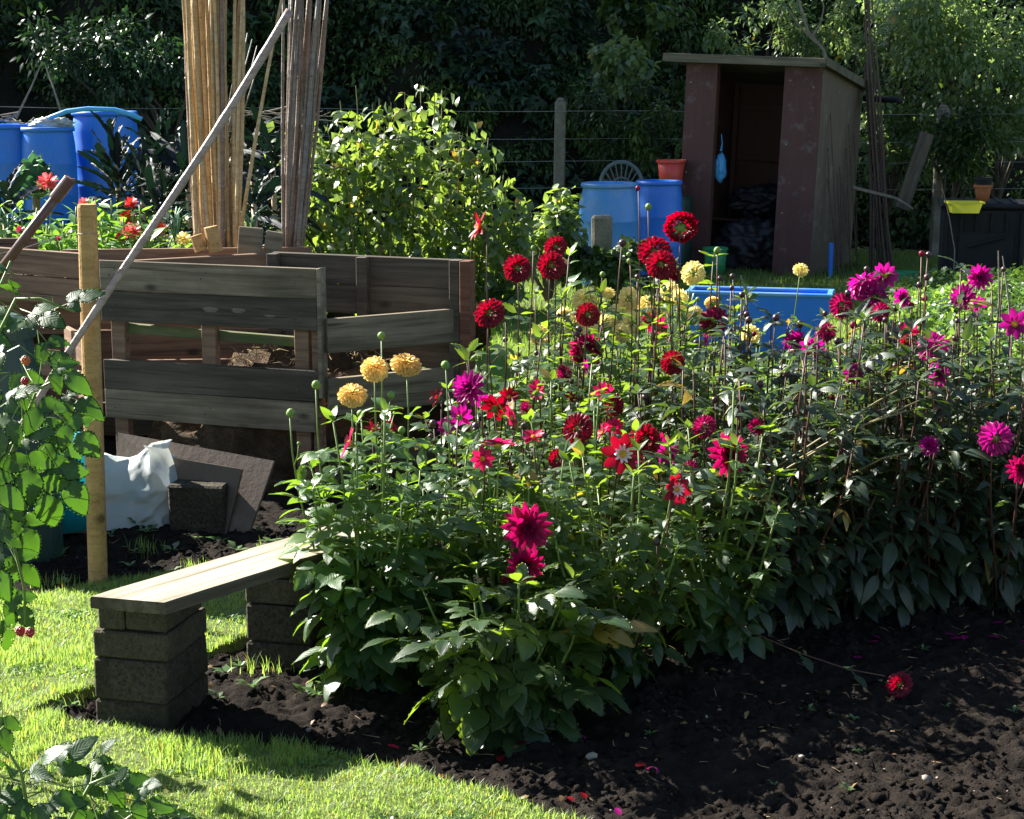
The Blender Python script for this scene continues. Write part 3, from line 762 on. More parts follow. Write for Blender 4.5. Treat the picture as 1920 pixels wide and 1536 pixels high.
for z in (0.45, 0.98, 1.45): slab('rail', 0.05, 1.2, RD - .075, RD - .032, z, z + .05, m_plyi, shed)
for x in (0.06, 0.55, 1.17): slab('upright', x, x + .045, RD - .12, RD - .077, 0.05, hb - .03, m_plyi, shed)
for x in (0.255, 0.935): slab('upright', x, x + .045, 0.026, 0.07, 0.05, hf - .03, m_plyi, shed)
slab('seat_board', 0.03, 1.24, 0.72, RD - .13, 0.42, 0.445, m_plyi, shed)
slab('floor', 0.03, 1.24, 0.03, RD - .035, -0.02, 0.03, m_oldd, shed)
roof = thing('roof', None, None); roof.parent = shed
sl_ = (hb - hf) / RD
def rz(y): return hf + 0.003 + sl_ * y
for i in range(6):
    y0 = -0.10 + i * 0.235; y1 = y0 + 0.229
    m = MB(); x0, x1 = -0.16, 1.31
    m.add([(x0, y0, rz(y0)), (x1, y0, rz(y0)), (x1, y1, rz(y1)), (x0, y1, rz(y1)), (x0, y0, rz(y0) + .03), (x1, y0, rz(y0) + .03), (x1, y1, rz(y1) + .03), (x0, y1, rz(y1) + .03)],
          [(0, 3, 2, 1), (4, 5, 6, 7), (0, 1, 5, 4), (1, 2, 6, 5), (2, 3, 7, 6), (3, 0, 4, 7)])
    m.build('roof_board', m_roof, roof)
m = MB().box((0.575, -0.118, hf + .012), (1.51, 0.03, 0.075), ch=0.004); m.build('fascia', m_roof, roof)
m = MB(); y0, y1 = -0.10, 1.31
m.add([(1.312, y0, rz(y0) - .03), (1.337, y0, rz(y0) - .03), (1.337, y1, rz(y1) - .03), (1.312, y1, rz(y1) - .03), (1.312, y0, rz(y0) + .04), (1.337, y0, rz(y0) + .04), (1.337, y1, rz(y1) + .04), (1.312, y1, rz(y1) + .04)],
      [(0, 3, 2, 1), (4, 5, 6, 7), (0, 1, 5, 4), (1, 2, 6, 5), (2, 3, 7, 6), (3, 0, 4, 7)])
m.build('barge_board', m_roof, roof)
for x, z in ((0.985, 1.75), (0.985, 1.2), (0.99, .6), (1.2, 1.7), (.05, 1.7), (.05, .9)):
    MB().lathe([(0.0, 0), (0.009, 0), (0.006, 0.004), (0, 0.005)], 8).build('nail_head', m_wire, shed, M=T(x, -0.001, z) @ RX(R(90)))

def lumpy(name, mat, c, r, label, cat, seed=0, sub=4, amp=0.25, M=None, flat=0.0, fr=3.0, parent=None):
    bm = bmesh.new(); bmesh.ops.create_icosphere(bm, subdivisions=sub, radius=1)
    for v in bm.verts:
        d = v.co.normalized()
        f = 1 + amp * (noise.noise(d * fr + Vector((seed, 0, 0))) + 0.6 * abs(noise.noise(d * fr * 2.3 + Vector((0, seed, 0)))) + 0.3 * noise.noise(d * fr * 5))
        v.co = Vector((d.x * r[0], d.y * r[1], max(d.z * r[2], -r[2] * (1 - flat)))) * f
    me = bpy.data.meshes.new(name); bm.to_mesh(me); bm.free()
    for p in me.polygons: p.use_smooth = True
    me.materials.append(mat)
    o = put(name, me, parent)
    if M is not None: o.matrix_local = M
    else: o.location = c
    if label: tag(o, label, cat)
    return o
m_bagb = mat_plastic('black_bin_liner', (0.008, 0.008, 0.012), rough=0.5, dirt=(0.03, 0.03, 0.035), da=0.3, scuff=0.02)
q = Ms @ Vector((0.62, 0.42, 0.24)); lumpy('bin_bag', m_bagb, q, (0.36, 0.26, 0.24), 'crumpled black plastic bag slumped on the shed floor', 'bag', 3, 5, 0.3, fr=4)
q = Ms @ Vector((0.50, 0.80, 0.62)); lumpy('bin_bag', m_bagb, q, (0.30, 0.16, 0.14), 'smaller black plastic bag on the seat board at the back of the shed', 'bag', 9, 5, 0.3, fr=4)
q = Ms @ Vector((0.325, 0.14, 0.95))
t = thing('carrier_bag', 'pale blue plastic bag hanging inside the shed by the left post', 'bag', q)
lumpy('bag_body', m_hose, (0, 0, 0), (0.05, 0.04, 0.13), None, None, 5, 4, 0.22, parent=t)
MB().tube([(0, 0, .15), (.01, 0, .22), (0.0, 0, .3)], [0.012, .006, .005], 5).build('handle', m_hose, t)

def bucket(name, label, cat, loc, r0, r1, h, mat, rim=0.008, group=None, n=28, handle=False, fill=None, M=None, square=False):
    t = thing(name, label, cat, loc, group=group, M=M)
    nn = 4 if square else n
    body = MB().lathe([(0.0, 0.0), (r0, 0.0), (r0 + (r1 - r0) * .5, h * .5), (r1, h), (r1 - .004, h), (r0 - .004, 0.012), (0, 0.012)], nn)
    body.build('body', mat, t, smooth=not square)
    MB().lathe([(r1 + .0005, h - .02), (r1 + rim, h - .02), (r1 + rim, h + .002), (r1 + .0005, h + .002), (r1 - .004, h + 0.001)], nn).build('rim', mat, t, smooth=False)
    if handle: MB().tube([(r1 * math.cos(a), 0.05 * math.sin(a), h - .02 - r1 * .8 * math.sin(a)) for a in np.linspace(0, math.pi, 9)], 0.003, 5).build('handle', m_wire, t)
    return t
q = Ms @ Vector((0.27, -0.16, 0)); 
bucket('bucket', 'green plastic bucket on the grass against the left shed panel', 'bucket', (P(1341, 506, 15.2).x, 15.2, 0), 0.085, 0.105, 0.25, m_green, handle=True)
p = P(1620, 155, 16.5)
MB().tube([(0, 0, 0), (0.2, 0.02, 0.0), (0.42, 0.02, 0.005), (0.44, .02, -.02)], 0.028, 12).build('gutter_pipe', m_black, shed, M=T(1.28, 1.2, 1.60) @ RZ(R(-30)))
# canes, net and tube leaning against the shed
for i in range(9):
    a = Ms @ Vector((1.38 + .10 * random.random(), 0.15 + 0.10 * i, 0)); b = Ms @ Vector((1.285, 0.2 + 0.09 * i + random.uniform(-.1, .1), random.uniform(0.9, 1.5)))
    o = thing('leaning_cane', 'thin dark cane leaning on the grey side wall of the shed', 'cane', a, group='canes leaning on the shed side wall')
    MB().tube([(0, 0, 0), b - a], [0.008, 0.005], 5).build('cane_stem', m_rod, o)
a = P(1558, 486, 14.9); MB().tube([(0, 0, -.02), (0.0, 0, .3)], 0.02, 10).build('water_pipe', m_blue, M=T(a.x, 14.9, 0.02)); tag(bpy.data.objects['water_pipe'], 'short upright blue pipe on the ground by the right shed corner', 'pipe')
for i in range(15):                      # tall pea-stick bundle right of the shed
    bx, tx = 1655 + random.uniform(-22, 22), 1618 + random.uniform(-16, 16)
    if i < 4: tx = 1612 + i * 3
    a = P(bx, 478, 15.6); a = Vector((a.x, 15.6 + random.uniform(-.08, .08), 0)); ytop = random.choice([-60, -90, 40, 90, 120, 160])
    b = P(tx + (10 if ytop > 30 else 0), ytop, 15.9); mid = (a + b) / 2 + Vector((random.uniform(-.04, .04), 0, 0))
    o = thing('hazel_rod', 'long thin brown rod in the bundle standing right of the shed', 'pole', a, group='rods bundled right of the shed')
    MB().tube([(0, 0, 0), mid - a, b - a], [0.013, 0.010, 0.006], 5).build('rod_stem', m_rod, o)
# leaning grey board
a, b = P(1690, 392, 15.45), P(1738, 250, 15.6)
t = thing('leaning_board', 'pale grey board leaning at an angle against the right fence post', 'board', a)
d = b - a; MB().box((d.length / 2, 0, 0), (d.length, 0.13, 0.03), ch=.004).build('board', m_oldd, t, M=frame((0, 0, 0), d, (0, -1, 0.1)))
# logs on the ground by it
stick('fallen_branch', [(1600, 352, 15.3), (1680, 372, 15.2), (1712, 392, 15.2)], 0.018, 0.01, m_twig, 'crooked dead branch lying low between shed and leaning board', 'branch')

# ---------------------------------------------------------------- barrels right of the bush
def barrel(label, px, pyb, Y, r, h, mat, z0=0.0, lid=False, bulge=1.08, topopen=True):
    x = P(px, pyb, Y).x
    t = thing('water_barrel', label, 'barrel', (x, Y, z0), group='blue water barrels')
    k = bulge
    prof = [(0, 0), (r * .86, 0), (r * .92, h * .02), (r * k * .98, h * .18), (r * k, h * .34), (r * k * 1.012, h * .35), (r * k, h * .36), (r * k, h * .64), (r * k * 1.012, h * .65), (r * k, h * .66), (r * k * .98, h * .82), (r * .95, h * .93), (r * .93, h * .955), (r * .93, h)]
    MB().lathe(prof + [(r * .91, h), (r * .9, h * .9), (0, h * .88)], 36).build('body', mat, t, smooth=True)
    MB().lathe([(r * .93, h - .028), (r * 1.0, h - .03), (r * 1.01, h - .012), (r * .99, h + .004), (r * .95, h + .006), (r * .92, h - .004)], 36).build('rim', mat, t, smooth=True)
    return t
barrel('faded blue barrel with bulging sides behind the concrete stub', 1141, 480, 14.3, 0.235, 0.87, m_bluel)
barrel('blue barrel between the faded barrel and the shed', 1234, 480, 14.9, 0.20, 0.855, m_blue, bulge=1.02)
barrel('leftmost blue barrel with debris on its lid at picture edge', 22, 350, 14.4, 0.28, 0.85, m_blue, z0=0.50, bulge=1.02)
barrel('shorter blue barrel with plastic sheet on its lid, middle of the left three', 95, 350, 14.2, 0.215, 0.83, m_blue, z0=0.50, bulge=1.02)
barrel('tallest blue barrel of the left three behind the kale', 202, 350, 14.7, 0.275, 0.95, m_blue, z0=0.50, bulge=1.02)
p = P(97, 232, 14.2); lumpy('plastic_sheet', m_sack, p, (0.15, 0.12, 0.05), 'crumpled clear plastic sheet on the middle left barrel', 'plastic sheet', 4, 4, 0.5, fr=4)
for i in range(7):
    a = P(random.uniform(-5, 40), 227, 14.4) + Vector((0, random.uniform(-.1, .1), 0.0))
    o = MB().tube([(0, 0, 0), rv(.05) * 1.5 + Vector((.06, 0, 0.02)), (random.uniform(-.15, .15), .05, .03)], [0.01, .008, .005], 5).build('twig', m_twig, M=T(*a))
    tag(o, 'short dead twig lying on the leftmost blue barrel', 'twig', 'twigs on the leftmost barrel')
hp = [P(78, 232, 14.2), P(96, 220, 14.1), P(125, 209, 14.1), P(165, 204, 14.1), P(215, 206, 14.1), P(250, 216, 14.1), P(266, 224, 14.1)]
o = hp[0].copy()
t = thing('hose', 'light blue hose arching over the left blue barrels', 'hose', o); MB().tube([q - o for q in hp], 0.02, 10).build('hose_pipe', m_hose, t, smooth=True)
m_dark = m_oldd
for i, px in enumerate((30, 120, 205)):
    p = P(px, 345, 14.4)
    for k in range(2):
        o = MB().box((0, 0, 0), (0.44, 0.215, 0.1), ch=.006).build('concrete_block', m_block, M=T(p.x, 14.3, 0.35 + k * .101 - .05) @ RZ(random.uniform(-.1, .1)))
        tag(o, 'concrete block under the left blue barrels in the kale shade', 'block', 'blocks under the left barrels')
# concrete stub, chair, red tub
p = G(1128, 492); t = thing('concrete_stub', 'short square concrete post standing before the faded blue barrel', 'post', (P(1128, 480, 13.7).x, 13.7, 0))
MB().box((0, 0, 0.32), (0.165, 0.12, 0.66), ch=.022).build('post_shaft', m_conc, t)
t = thing('garden_chair', 'grey green plastic chair with round fan back behind the barrels', 'chair', (P(1165, 340, 15.2).x, 15.2, 0))
mm = MB(); Rr = 0.185
mm.tube([(Rr * math.cos(a), 0.02 * math.sin(a), 0.80 + Rr * 1.1 * math.sin(a)) for a in np.linspace(-.15, math.pi + .15, 17)], 0.018, 8)
mm.build('back_frame', m_chair, t, smooth=True)
for i in range(9):
    a = R(20 + i * 17.5); MB().tube([(0.05 * math.cos(a), 0, .74 + .04 * math.sin(a)), (Rr * .97 * math.cos(a), .01, .8 + Rr * 1.07 * math.sin(a))], 0.007, 5).build('back_slat', m_chair, t)
MB().tube([(0.09 * math.cos(a), -0.004, .78 + .09 * math.sin(a)) for a in np.linspace(0, math.pi, 11)], 0.009, 6).build('back_arch', m_chair, t)
MB().box((0, -.2, .43), (.42, .42, .03), ch=.01).build('seat', m_chair, t)
for sx in (-1, 1):
    MB().tube([(sx * .18, .02, .8), (sx * .19, .0, .43), (sx * .2, .03, 0)], [.02, .02, .016], 6).build('leg', m_chair, t)
    MB().tube([(sx * .19, -.38, .62), (sx * .19, -.38, .43), (sx * .21, -.4, 0)], [.018, .02, .016], 6).build('leg', m_chair, t)
    MB().tube([(sx * .19, .0, .64), (sx * .22, -.2, .65), (sx * .19, -.39, .62)], [.018, .02, .018], 6).build('arm_rest', m_chair, t)
Yt = 15.5; x = P(1258, 340, Yt).x
bucket('plant_tub', 'red plastic tub on the far side of the right blue barrel', 'tub', (x, Yt, 0.70), 0.085, 0.125, 0.31, m_redp, rim=0.01)
o = MB().lathe([(0, 0), (.2, 0), (.2, .66), (.18, .695), (0, .695)], 20).build('oil_drum', m_dkgreen, M=T(x, Yt, 0), smooth=False); tag(o, 'dark drum carrying the red tub behind the right barrel', 'drum')

# ---------------------------------------------------------------- black compost box, tray, pot
cx = P(1835, 530, 14.4).x
t = thing('compost_box', 'black plastic compost box standing on the grass at the right edge', 'compost bin', (cx, 14.4, 0), rz=R(-12))
MB().box((0, 0, .34), (.66, .62, .66), ch=.015).build('body', m_black, t)
MB().box((0, 0, .695), (.72, .68, .045), ch=.015).build('lid', m_black, t)
for i in range(6): MB().box((-.3 + i * .12, -.32, .34), (.02, .02, .60), ch=.004).build('rib', m_black, t)
MB().box((.02, -.325, .30), (.44, .022, .36), ch=.01).build('hatch', m_black, t)
MB().tube([(-.12, -.345, .36), (0, -.352, .40), (.16, -.345, .44)], .012, 6).build('hatch_handle', m_black, t)
for i in range(5): MB().box((-.24 + i * .12, 0, .724), (.03, .6, .012), ch=.003).build('lid_rib', m_black, t)
t = thing('tray', 'yellow green plastic tray sticking out over the compost box front', 'tray', (P(1808, 392, 13.98).x, 13.98, .735), rz=R(-4))
m = MB(); a = [(-.13, -.09), (.13, -.09), (.13, .09), (-.13, .09)]; b = [(-.105, -.07), (.105, -.07), (.105, .07), (-.105, .07)]
m.add([(x, y, 0) for x, y in a] + [(x, y, -.085) for x, y in b], [(0, 1, 5, 4), (1, 2, 6, 5), (2, 3, 7, 6), (3, 0, 4, 7), (4, 5, 6, 7)]); m.build('tray_body', m_yelp, t)
MB().box((0, -.1, .0), (.29, .02, .012)).box((0, .1, .0), (.29, .02, .012)).box((-.14, 0, .0), (.02, .18, .012)).box((.14, 0, .0), (.02, .18, .012)).build('tray_rim', m_yelp, t)
px_ = P(1842, 378, 14.15).x
bucket('flower_pot', 'terracotta pot standing on the lid of the compost box', 'pot', (px_, 14.15, .731), .05, .07, .135, m_terra, rim=.008)
bucket('flower_pot', 'black plastic pot nested in the top of the terracotta pot', 'pot', (px_, 14.15, .80), .055, .066, .125, m_black, rim=.006)
bucket('bucket', 'low green bucket on the grass left of the compost box', 'bucket', (P(1700, 500, 14.6).x, 14.6, 0), .09, .11, .1, m_green)
bucket('bowl', 'pale blue bowl lying on the grass before the compost box', 'bowl', (P(1718, 520, 14.0).x, 14.0, 0.0), .06, .10, .07, m_bluel)

# ---------------------------------------------------------------- blue trough
Yb = 10.2
L_, R_ = P(1302, 552, Yb + .25), P(1572, 562, Yb)
t = thing('water_tank', 'long blue plastic tank with thick rim standing on the grass behind the dahlias', 'tank', ((L_.x + R_.x) / 2, Yb + .35, 0), rz=R(-13))
w, dp, h = (R_.x - L_.x) / math.cos(R(13)) * 0.5, .13, .415
def frustum(m, w0, d0, z0, w1, d1, z1):
    m.add([(-w0, -d0, z0), (w0, -d0, z0), (w0, d0, z0), (-w0, d0, z0), (-w1, -d1, z1), (w1, -d1, z1), (w1, d1, z1), (-w1, d1, z1)], [(0, 1, 5, 4), (1, 2, 6, 5), (2, 3, 7, 6), (3, 0, 4, 7)])
    return m
m = frustum(MB(), w * .93, dp * .93, 0, w * .99, dp * .99, h - .10); frustum(m, w * .97, dp * .97, h - .0, w * .91, dp * .91, .02)
m.add([(-w * .92, -dp * .92, .02), (w * .92, -dp * .92, .02), (w * .92, dp * .92, .02), (-w * .92, dp * .92, .02)], [(0, 1, 2, 3)]); m.build('tank_body', m_blue, t)
m = frustum(MB(), w * 1.005, dp * 1.01, h - .10, w * 1.01, dp * 1.02, h); m.add([(-w * .99, -dp * .99, h - .099), (w * .99, -dp * .99, h - .099), (w * 1.005, -dp * 1.01, h - .1), (-w * 1.005, -dp * 1.01, h - .1)], [(0, 1, 2, 3)]); m.build('upper_band', m_blue, t)
MB().box((0, -dp * 1.0, h), (2 * w * 1.05, .035, .022), ch=.005).box((0, dp * 1.0, h), (2 * w * 1.05, .035, .022), ch=.005).box((-w * 1.0, 0, h), (.035, dp * 1.96, .021), ch=.005).box((w * 1.0, 0, h), (.035, dp * 1.96, .021), ch=.005).build('rim', m_bluel, t)

# ---------------------------------------------------------------- compost bays
def board(name, mat, a, b, z0, z1, th=0.025, parent=None, jit=0.0, tilt=0.0, off=0.0):
    a, b = Vector((a[0], a[1], 0)), Vector((b[0], b[1], 0))
    d = b - a; L = d.length; c = (a + b) / 2 + Vector((0, 0, (z0 + z1) / 2))
    ang = math.atan2(d.y, d.x)
    M = T(*c) @ RZ(ang) @ T(0, off, 0) @ RY(tilt)
    if parent is not None: M = parent.matrix_world.inverted() @ M
    m = MB().box((0, 0, 0), (L, th, z1 - z0), ch=0.0025, jit=0)
    # break the long edges a little
    vs = []
    for v in m.v:
        vs.append((v[0], v[1], v[2] + (0.003 * math.sin(v[0] * 9 + z0 * 40)) + random.uniform(-.0015, .0015)))
    m.v = vs
    return m.build(name, mat, parent, M=M)
hA = 0.95
A0, A1 = G(188, 487, hA), G(595, 503, hA)
C1 = G(872, 487, hA); B0 = G(512, 472, hA)
dA = (A1 - A0).normalized()
bay = thing('compost_bay', 'weathered plank compost bay with gaps between boards behind the bench', 'compost bay', (A1.x, A1.y, 0))
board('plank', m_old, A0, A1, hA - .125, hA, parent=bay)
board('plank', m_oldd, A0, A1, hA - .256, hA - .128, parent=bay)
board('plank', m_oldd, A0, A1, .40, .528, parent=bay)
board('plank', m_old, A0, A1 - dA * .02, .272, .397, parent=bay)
board('batten', m_mossw, A0 + dA * 0.02, A1 - dA * .09, .625, .668, th=.02, parent=bay, tilt=R(1.0), off=.05)
for f in (0.06, 0.49, 0.915):
    q = A0.lerp(A1, f); board('upright', m_brown, q - dA * .033, q + dA * .033, 0.0, hA - .02, th=.04, parent=bay, off=.0345)
board('corner_post', m_brown, A1 - dA * .040, A1 - dA * .004, 0.0, hA - .01, th=.045, parent=bay, off=.037)
board('end_cap', m_oldl, A1 + dA * .001, A1 + dA * .019, .42, hA + .004, th=.055, parent=bay, off=.012)
nrm = Vector((dA.y, -dA.x, 0))
if nrm.y > 0: nrm = -nrm
for (px, py, sx, sz) in ((400, 580, .036, .012), (452, 582, .032, .011), (510, 592, .028, .006)):
    q = A0.lerp(A1, (px - 188) / 407.0); q = Vector((q.x, q.y, P(px, py, q.y).z)) + nrm * .0135
    MB().lathe([(0, .003), (.5, .0025), (.9, .001), (1, 0)], 14, wob=.08).build('lichen_patch', m_oldl, bay, M=bay.matrix_world.inverted() @ frame(q, dA, nrm) @ Matrix.Diagonal((sx, sz, 1, 1)))
for f in (0.06, 0.49, 0.915):
    for z in (.33, .46, .75, .90):
        for e in (-.012, .014):
            q = A0.lerp(A1, f); q = Vector((q.x, q.y, z + e)) + dA * e + nrm * .0128
            MB().lathe([(.0042, 0), (.003, .0015), (0, .0018)], 7).build('nail_head', m_edge, bay, M=bay.matrix_world.inverted() @ frame(q, dA, nrm))
# side wall going back to the corner post, and back wall
s0, s1 = Vector((A1.x, A1.y, 0)) + dA * .024, Vector((C1.x, C1.y, 0))
dS = (s1 - s0).normalized()
board('plank', m_old, s0 + dS * .012, s1, .600, .742, parent=bay)
board('plank', m_old, s0 + dS * .012, s1, .345, .50, parent=bay)
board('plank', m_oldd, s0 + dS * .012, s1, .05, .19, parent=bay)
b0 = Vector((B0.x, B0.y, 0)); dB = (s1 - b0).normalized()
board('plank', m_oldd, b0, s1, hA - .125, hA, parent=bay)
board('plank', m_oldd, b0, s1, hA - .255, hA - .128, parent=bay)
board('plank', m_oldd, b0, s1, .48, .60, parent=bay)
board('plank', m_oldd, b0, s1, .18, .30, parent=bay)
for f in (0.02, .495):
    q = b0.lerp(s1, f); board('upright', m_oldd, q - dB * .025, q + dB * .025, 0, hA - .004, th=.035, parent=bay, off=-.032)
for o_, mt in ((-.055, m_oldd), (.0, m_redw)):
    q = s1 + dB * (o_ + .03); board('corner_post', mt, q - dB * .024, q + dB * .024, 0, hA + .002, th=.06, parent=bay, off=-.03 if mt is m_oldd else -.045)
# left half: front boards going on to the left, rear and partition walls
L0, L1 = G(-160, 452, hA), G(176, 477, hA)
board('plank', m_brown, L0, L1, hA - .115, hA, parent=bay)
board('plank', m_brown, L0, L1, hA - .235, hA - .118, parent=bay)
board('plank', m_brown, L0, L1, .38, .50, parent=bay)
board('plank', m_oldd, L0, L1, .12, .26, parent=bay)
r0, r1 = G(186, 474, hA), G(585, 463, hA)
board('plank', m_brown, Vector(A0) + Vector((0, .05, 0)), G(505, 468, hA), hA - .13, hA - .012, parent=bay)
board('plank', m_brown, r0 + Vector((-.2, .15, 0)), r1, hA - .12, hA, parent=bay)
board('plank', m_brown, r0 + Vector((-.2, .15, 0)), r1, hA - .25, hA - .125, parent=bay)
board('plank', m_brown, r0 + Vector((-.2, .15, 0)), r1, .46, .58, parent=bay)
board('plank', m_brown, r0 + Vector((-.2, .15, 0)), r1, .31, .44, parent=bay)
board('plank', m_oldd, r0 + Vector((-.2, .15, 0)), r1, .1, .25, parent=bay)
board('plank', m_brown, Vector(A0) + Vector((-.06, .05, 0)), r0 + Vector((-.2, .15, 0)), .30, .43, parent=bay)
board('plank', m_brown, Vector(A0) + Vector((-.06, .05, 0)), r0 + Vector((-.2, .15, 0)), .46, .60, parent=bay)
# heap inside
ctr = (Vector((A0.x, A0.y, 0)) + s1) / 2
lumpy('compost_heap', m_heap, (ctr.x + .08, ctr.y + .07, 0.12), (0.62, 0.30, 0.40), 'dark heap of rotting garden waste inside the compost bay', 'compost heap', 2, 5, 0.22, fr=4)
V = []; ms = MB()
for i in range(420):
    a = random.random() * 6.28; rr = random.random() ** .5
    p = Vector((ctr.x + .10 + rr * .55 * math.cos(a), ctr.y + .05 + rr * .26 * math.sin(a), .12 + .44 * math.sqrt(max(0, 1 - rr * rr)) + random.uniform(0, .05)))
    d = rv(1).normalized() * random.uniform(.03, .1); d.z = abs(d.z) * .5
    ms.tube([p, p + d * .5 + rv(.01), p + d], [.0022, .0018, .001], 3, cap=False)
tag(ms.build('straw_litter', m_straw), 'dry straw and stalks strewn over the compost heap', 'straw', kind='stuff')

# raised bed behind with the zinnias
rb = thing('raised_bed', 'brown boarded raised bed behind the compost bay holding the zinnias', 'raised bed', (-1.8, 8.2, 0))
z_ = .97
board('plank', m_brown, (-2.9, 8.05), (-2.25, 8.1), .80, .965, parent=rb)
board('plank', m_brown, (-2.2, 7.95), (-1.05, 8.0), .80, .88, parent=rb)
board('plank', m_brown, (-2.9, 8.15), (-1.05, 8.12), .5, .78, parent=rb)
board('plank', m_brown, (-2.9, 8.17), (-1.05, 8.14), .0, .45, parent=rb)
tag(MB().box((-2.0, 8.75, .38), (1.9, 1.15, .74), ch=.02).build('bed_soil', m_heap), kind='structure')
for i, (x0, y0, x1, y1) in enumerate(((444, 416, 492, 460), (492, 423, 527, 461))):
    a, b = P(x0, y1 + 10, 7.7), P(x1, y1 + 10, 7.72); hh = (y1 - y0 + 6) / 415
    t = thing('short_board', ('darker' if i else 'paler') + ' of the two short boards tilted between the cane bundles', 'board', (a.x, a.y, a.z - .02))
    t.rotation_euler = (0, R(5 + 5 * i), 0)
    MB().box(((b.x - a.x) / 2, 0, hh / 2), (b.x - a.x - .004, .022, hh + .02), ch=.003).build('board', m_old if i else m_oldl, t)
for (px, pt, pb, w, lb) in ((371, 441, 470, 24, 'shorter pale log end on the left of the two behind the bay'), (399, 425, 472, 27, 'taller pale round log end leaning by the bamboo bundle')):
    a, b = P(px + 6, pb, 7.6), P(px - 4, pt, 7.6); r = w / 2 / 425
    t = thing('log_stub', lb, 'log', a); d = b - a
    MB().tube([(0, 0, 0), d * .98, d], [r, r, r * .93], 14).build('log_body', m_stake, t, smooth=False)

# ---------------------------------------------------------------- bamboo canes
def cane(name, a, b, r, mat, label, group, bow=0.02):
    a, b = Vector(a), Vector(b); d = b - a; L = d.length
    t = thing(name, label, 'cane', a, group=group)
    n = max(3, int(L / 0.22)); off = rv(bow); m = MB(); pts, rad = [], []
    for i in range(n + 1):
        f = i / n; p = d * f + off * math.sin(f * math.pi); rr = r * (1.05 - .35 * f)
        if 0 < i < n:
            e = d.normalized() * .006
            pts += [p - e, p, p + e]; rad += [rr, rr * 1.22, rr]
        else: pts.append(p); rad.append(rr)
    m.tube(pts, rad, 7); m.build('cane_stem', mat, t, smooth=True)
    return t
for i in range(34):
    f = i / 33
    bx = 376 + 62 * f + random.uniform(-6, 6); tx = 340 + 95 * f + random.uniform(-14, 14); Yb_ = 8.15 + random.uniform(-.09, .09)
    if i > 28: tx += 20
    a = P(bx, 520, Yb_); b = P(tx, -60 - random.uniform(0, 60), Yb_ + .1)
    cane('bamboo_cane', (a.x, a.y, .76), b, random.uniform(.0085, .0125), m_bamb if random.random() < .8 else m_bambo, 'pale golden cane upright in the thick left bundle behind the bay', 'pale canes in the left bundle')
for (bx, by, tx, ty, g) in ((444, 470, 456, -40, 0), (450, 440, 540, -60, 1)):
    cane('bamboo_cane', P(bx, by, 8.0), P(tx, ty, 8.1), .0095, m_bamb, ('single golden cane slanting right away from the left bundle', 'golden cane at the right side of the left bundle')[1 - g], None, .01)
for i in range(5):
    cane('thin_cane', P(410 + 4 * i, 300, 8.5), P(455 + i * 9, 50 + 12 * i, 8.6), .004, m_bambg, 'thin grey cane fanning out behind the left golden bundle', 'thin grey canes behind the left bundle', .01)
for i in range(24):
    f = i / 23
    bx = 530 + 28 * f + random.uniform(-4, 4); tx = 540 + 78 * f + random.uniform(-9, 9); Yb_ = 8.15 + random.uniform(-.08, .08)
    a = P(bx, 520, Yb_); b = P(tx, -60, Yb_ + .1)
    cane('old_cane', (a.x, a.y, .76), b, random.uniform(.007, .0105), m_bambo if random.random() < .65 else m_bambg, 'brown weathered cane in the right bundle beside the leafy bush', 'weathered canes in the right bundle')

# ---------------------------------------------------------------- stake, pole, pipe, wire
sp = G(184, 1100); top = P(163, 383, sp.y)
t = thing('round_stake', 'round honey coloured wooden stake standing in the soil left of the bays', 'stake', (sp.x, sp.y, -.05))
d = Vector((top.x - sp.x, 0, top.z + .05)); MB().tube([(0, 0, 0), d * .5, d * .992, d], [.0325, .0325, .0315, .029], 18).build('stake_shaft', m_stake, t, smooth=False)
MB().lathe([(.0325, -.001), (.0345, 0), (.0325, .001)], 18).build('wire_loop', m_wire, t, M=T(d.x * .93, 0, d.z * .93))
a, b = P(20, 830, 5.45), P(543, 18, 5.75)
t = thing('long_pole', 'long slanting grey pink pole resting across the stake', 'pole', a); d = b - a
pts, rad = [], []
for i in range(41):
    f = i / 40; p = d * f + Vector((0.01 * math.sin(f * 3.1), 0, .012 * math.sin(f * 6))); pts.append(p)
    rad.append((.0115 + .0025 * f) * (1.12 if i % 6 == 0 else 1))
MB().tube(pts, rad, 10).build('pole_shaft', m_pole, t, smooth=True)
a, b = P(-40, 560, 5.5), P(132, 335, 5.5); d = b - a
t = thing('drain_pipe', 'brown plastic pipe with a socket at its top slanting at the left edge', 'pipe', a)
MB().tube([(0, 0, 0), d], .0155, 16).build('pipe_body', m_pipe, t, smooth=True)
MB().tube([d * .83, d * .84, d * 1.0, d * 1.0], [.0185, .0205, .0205, .0165], 16, cap=True).build('socket', m_pipe, t, smooth=False)
a, b = P(150, 429, 5.66), P(-60, 490, 5.5)
t = thing('guide_wire', 'thin wire running left from the wooden stake over the raspberries', 'wire', a); MB().tube([(0, 0, 0), (b - a) * .5 + Vector((0, 0, -.01)), b - a], .0012, 4).build('wire_strand', m_wire, t)

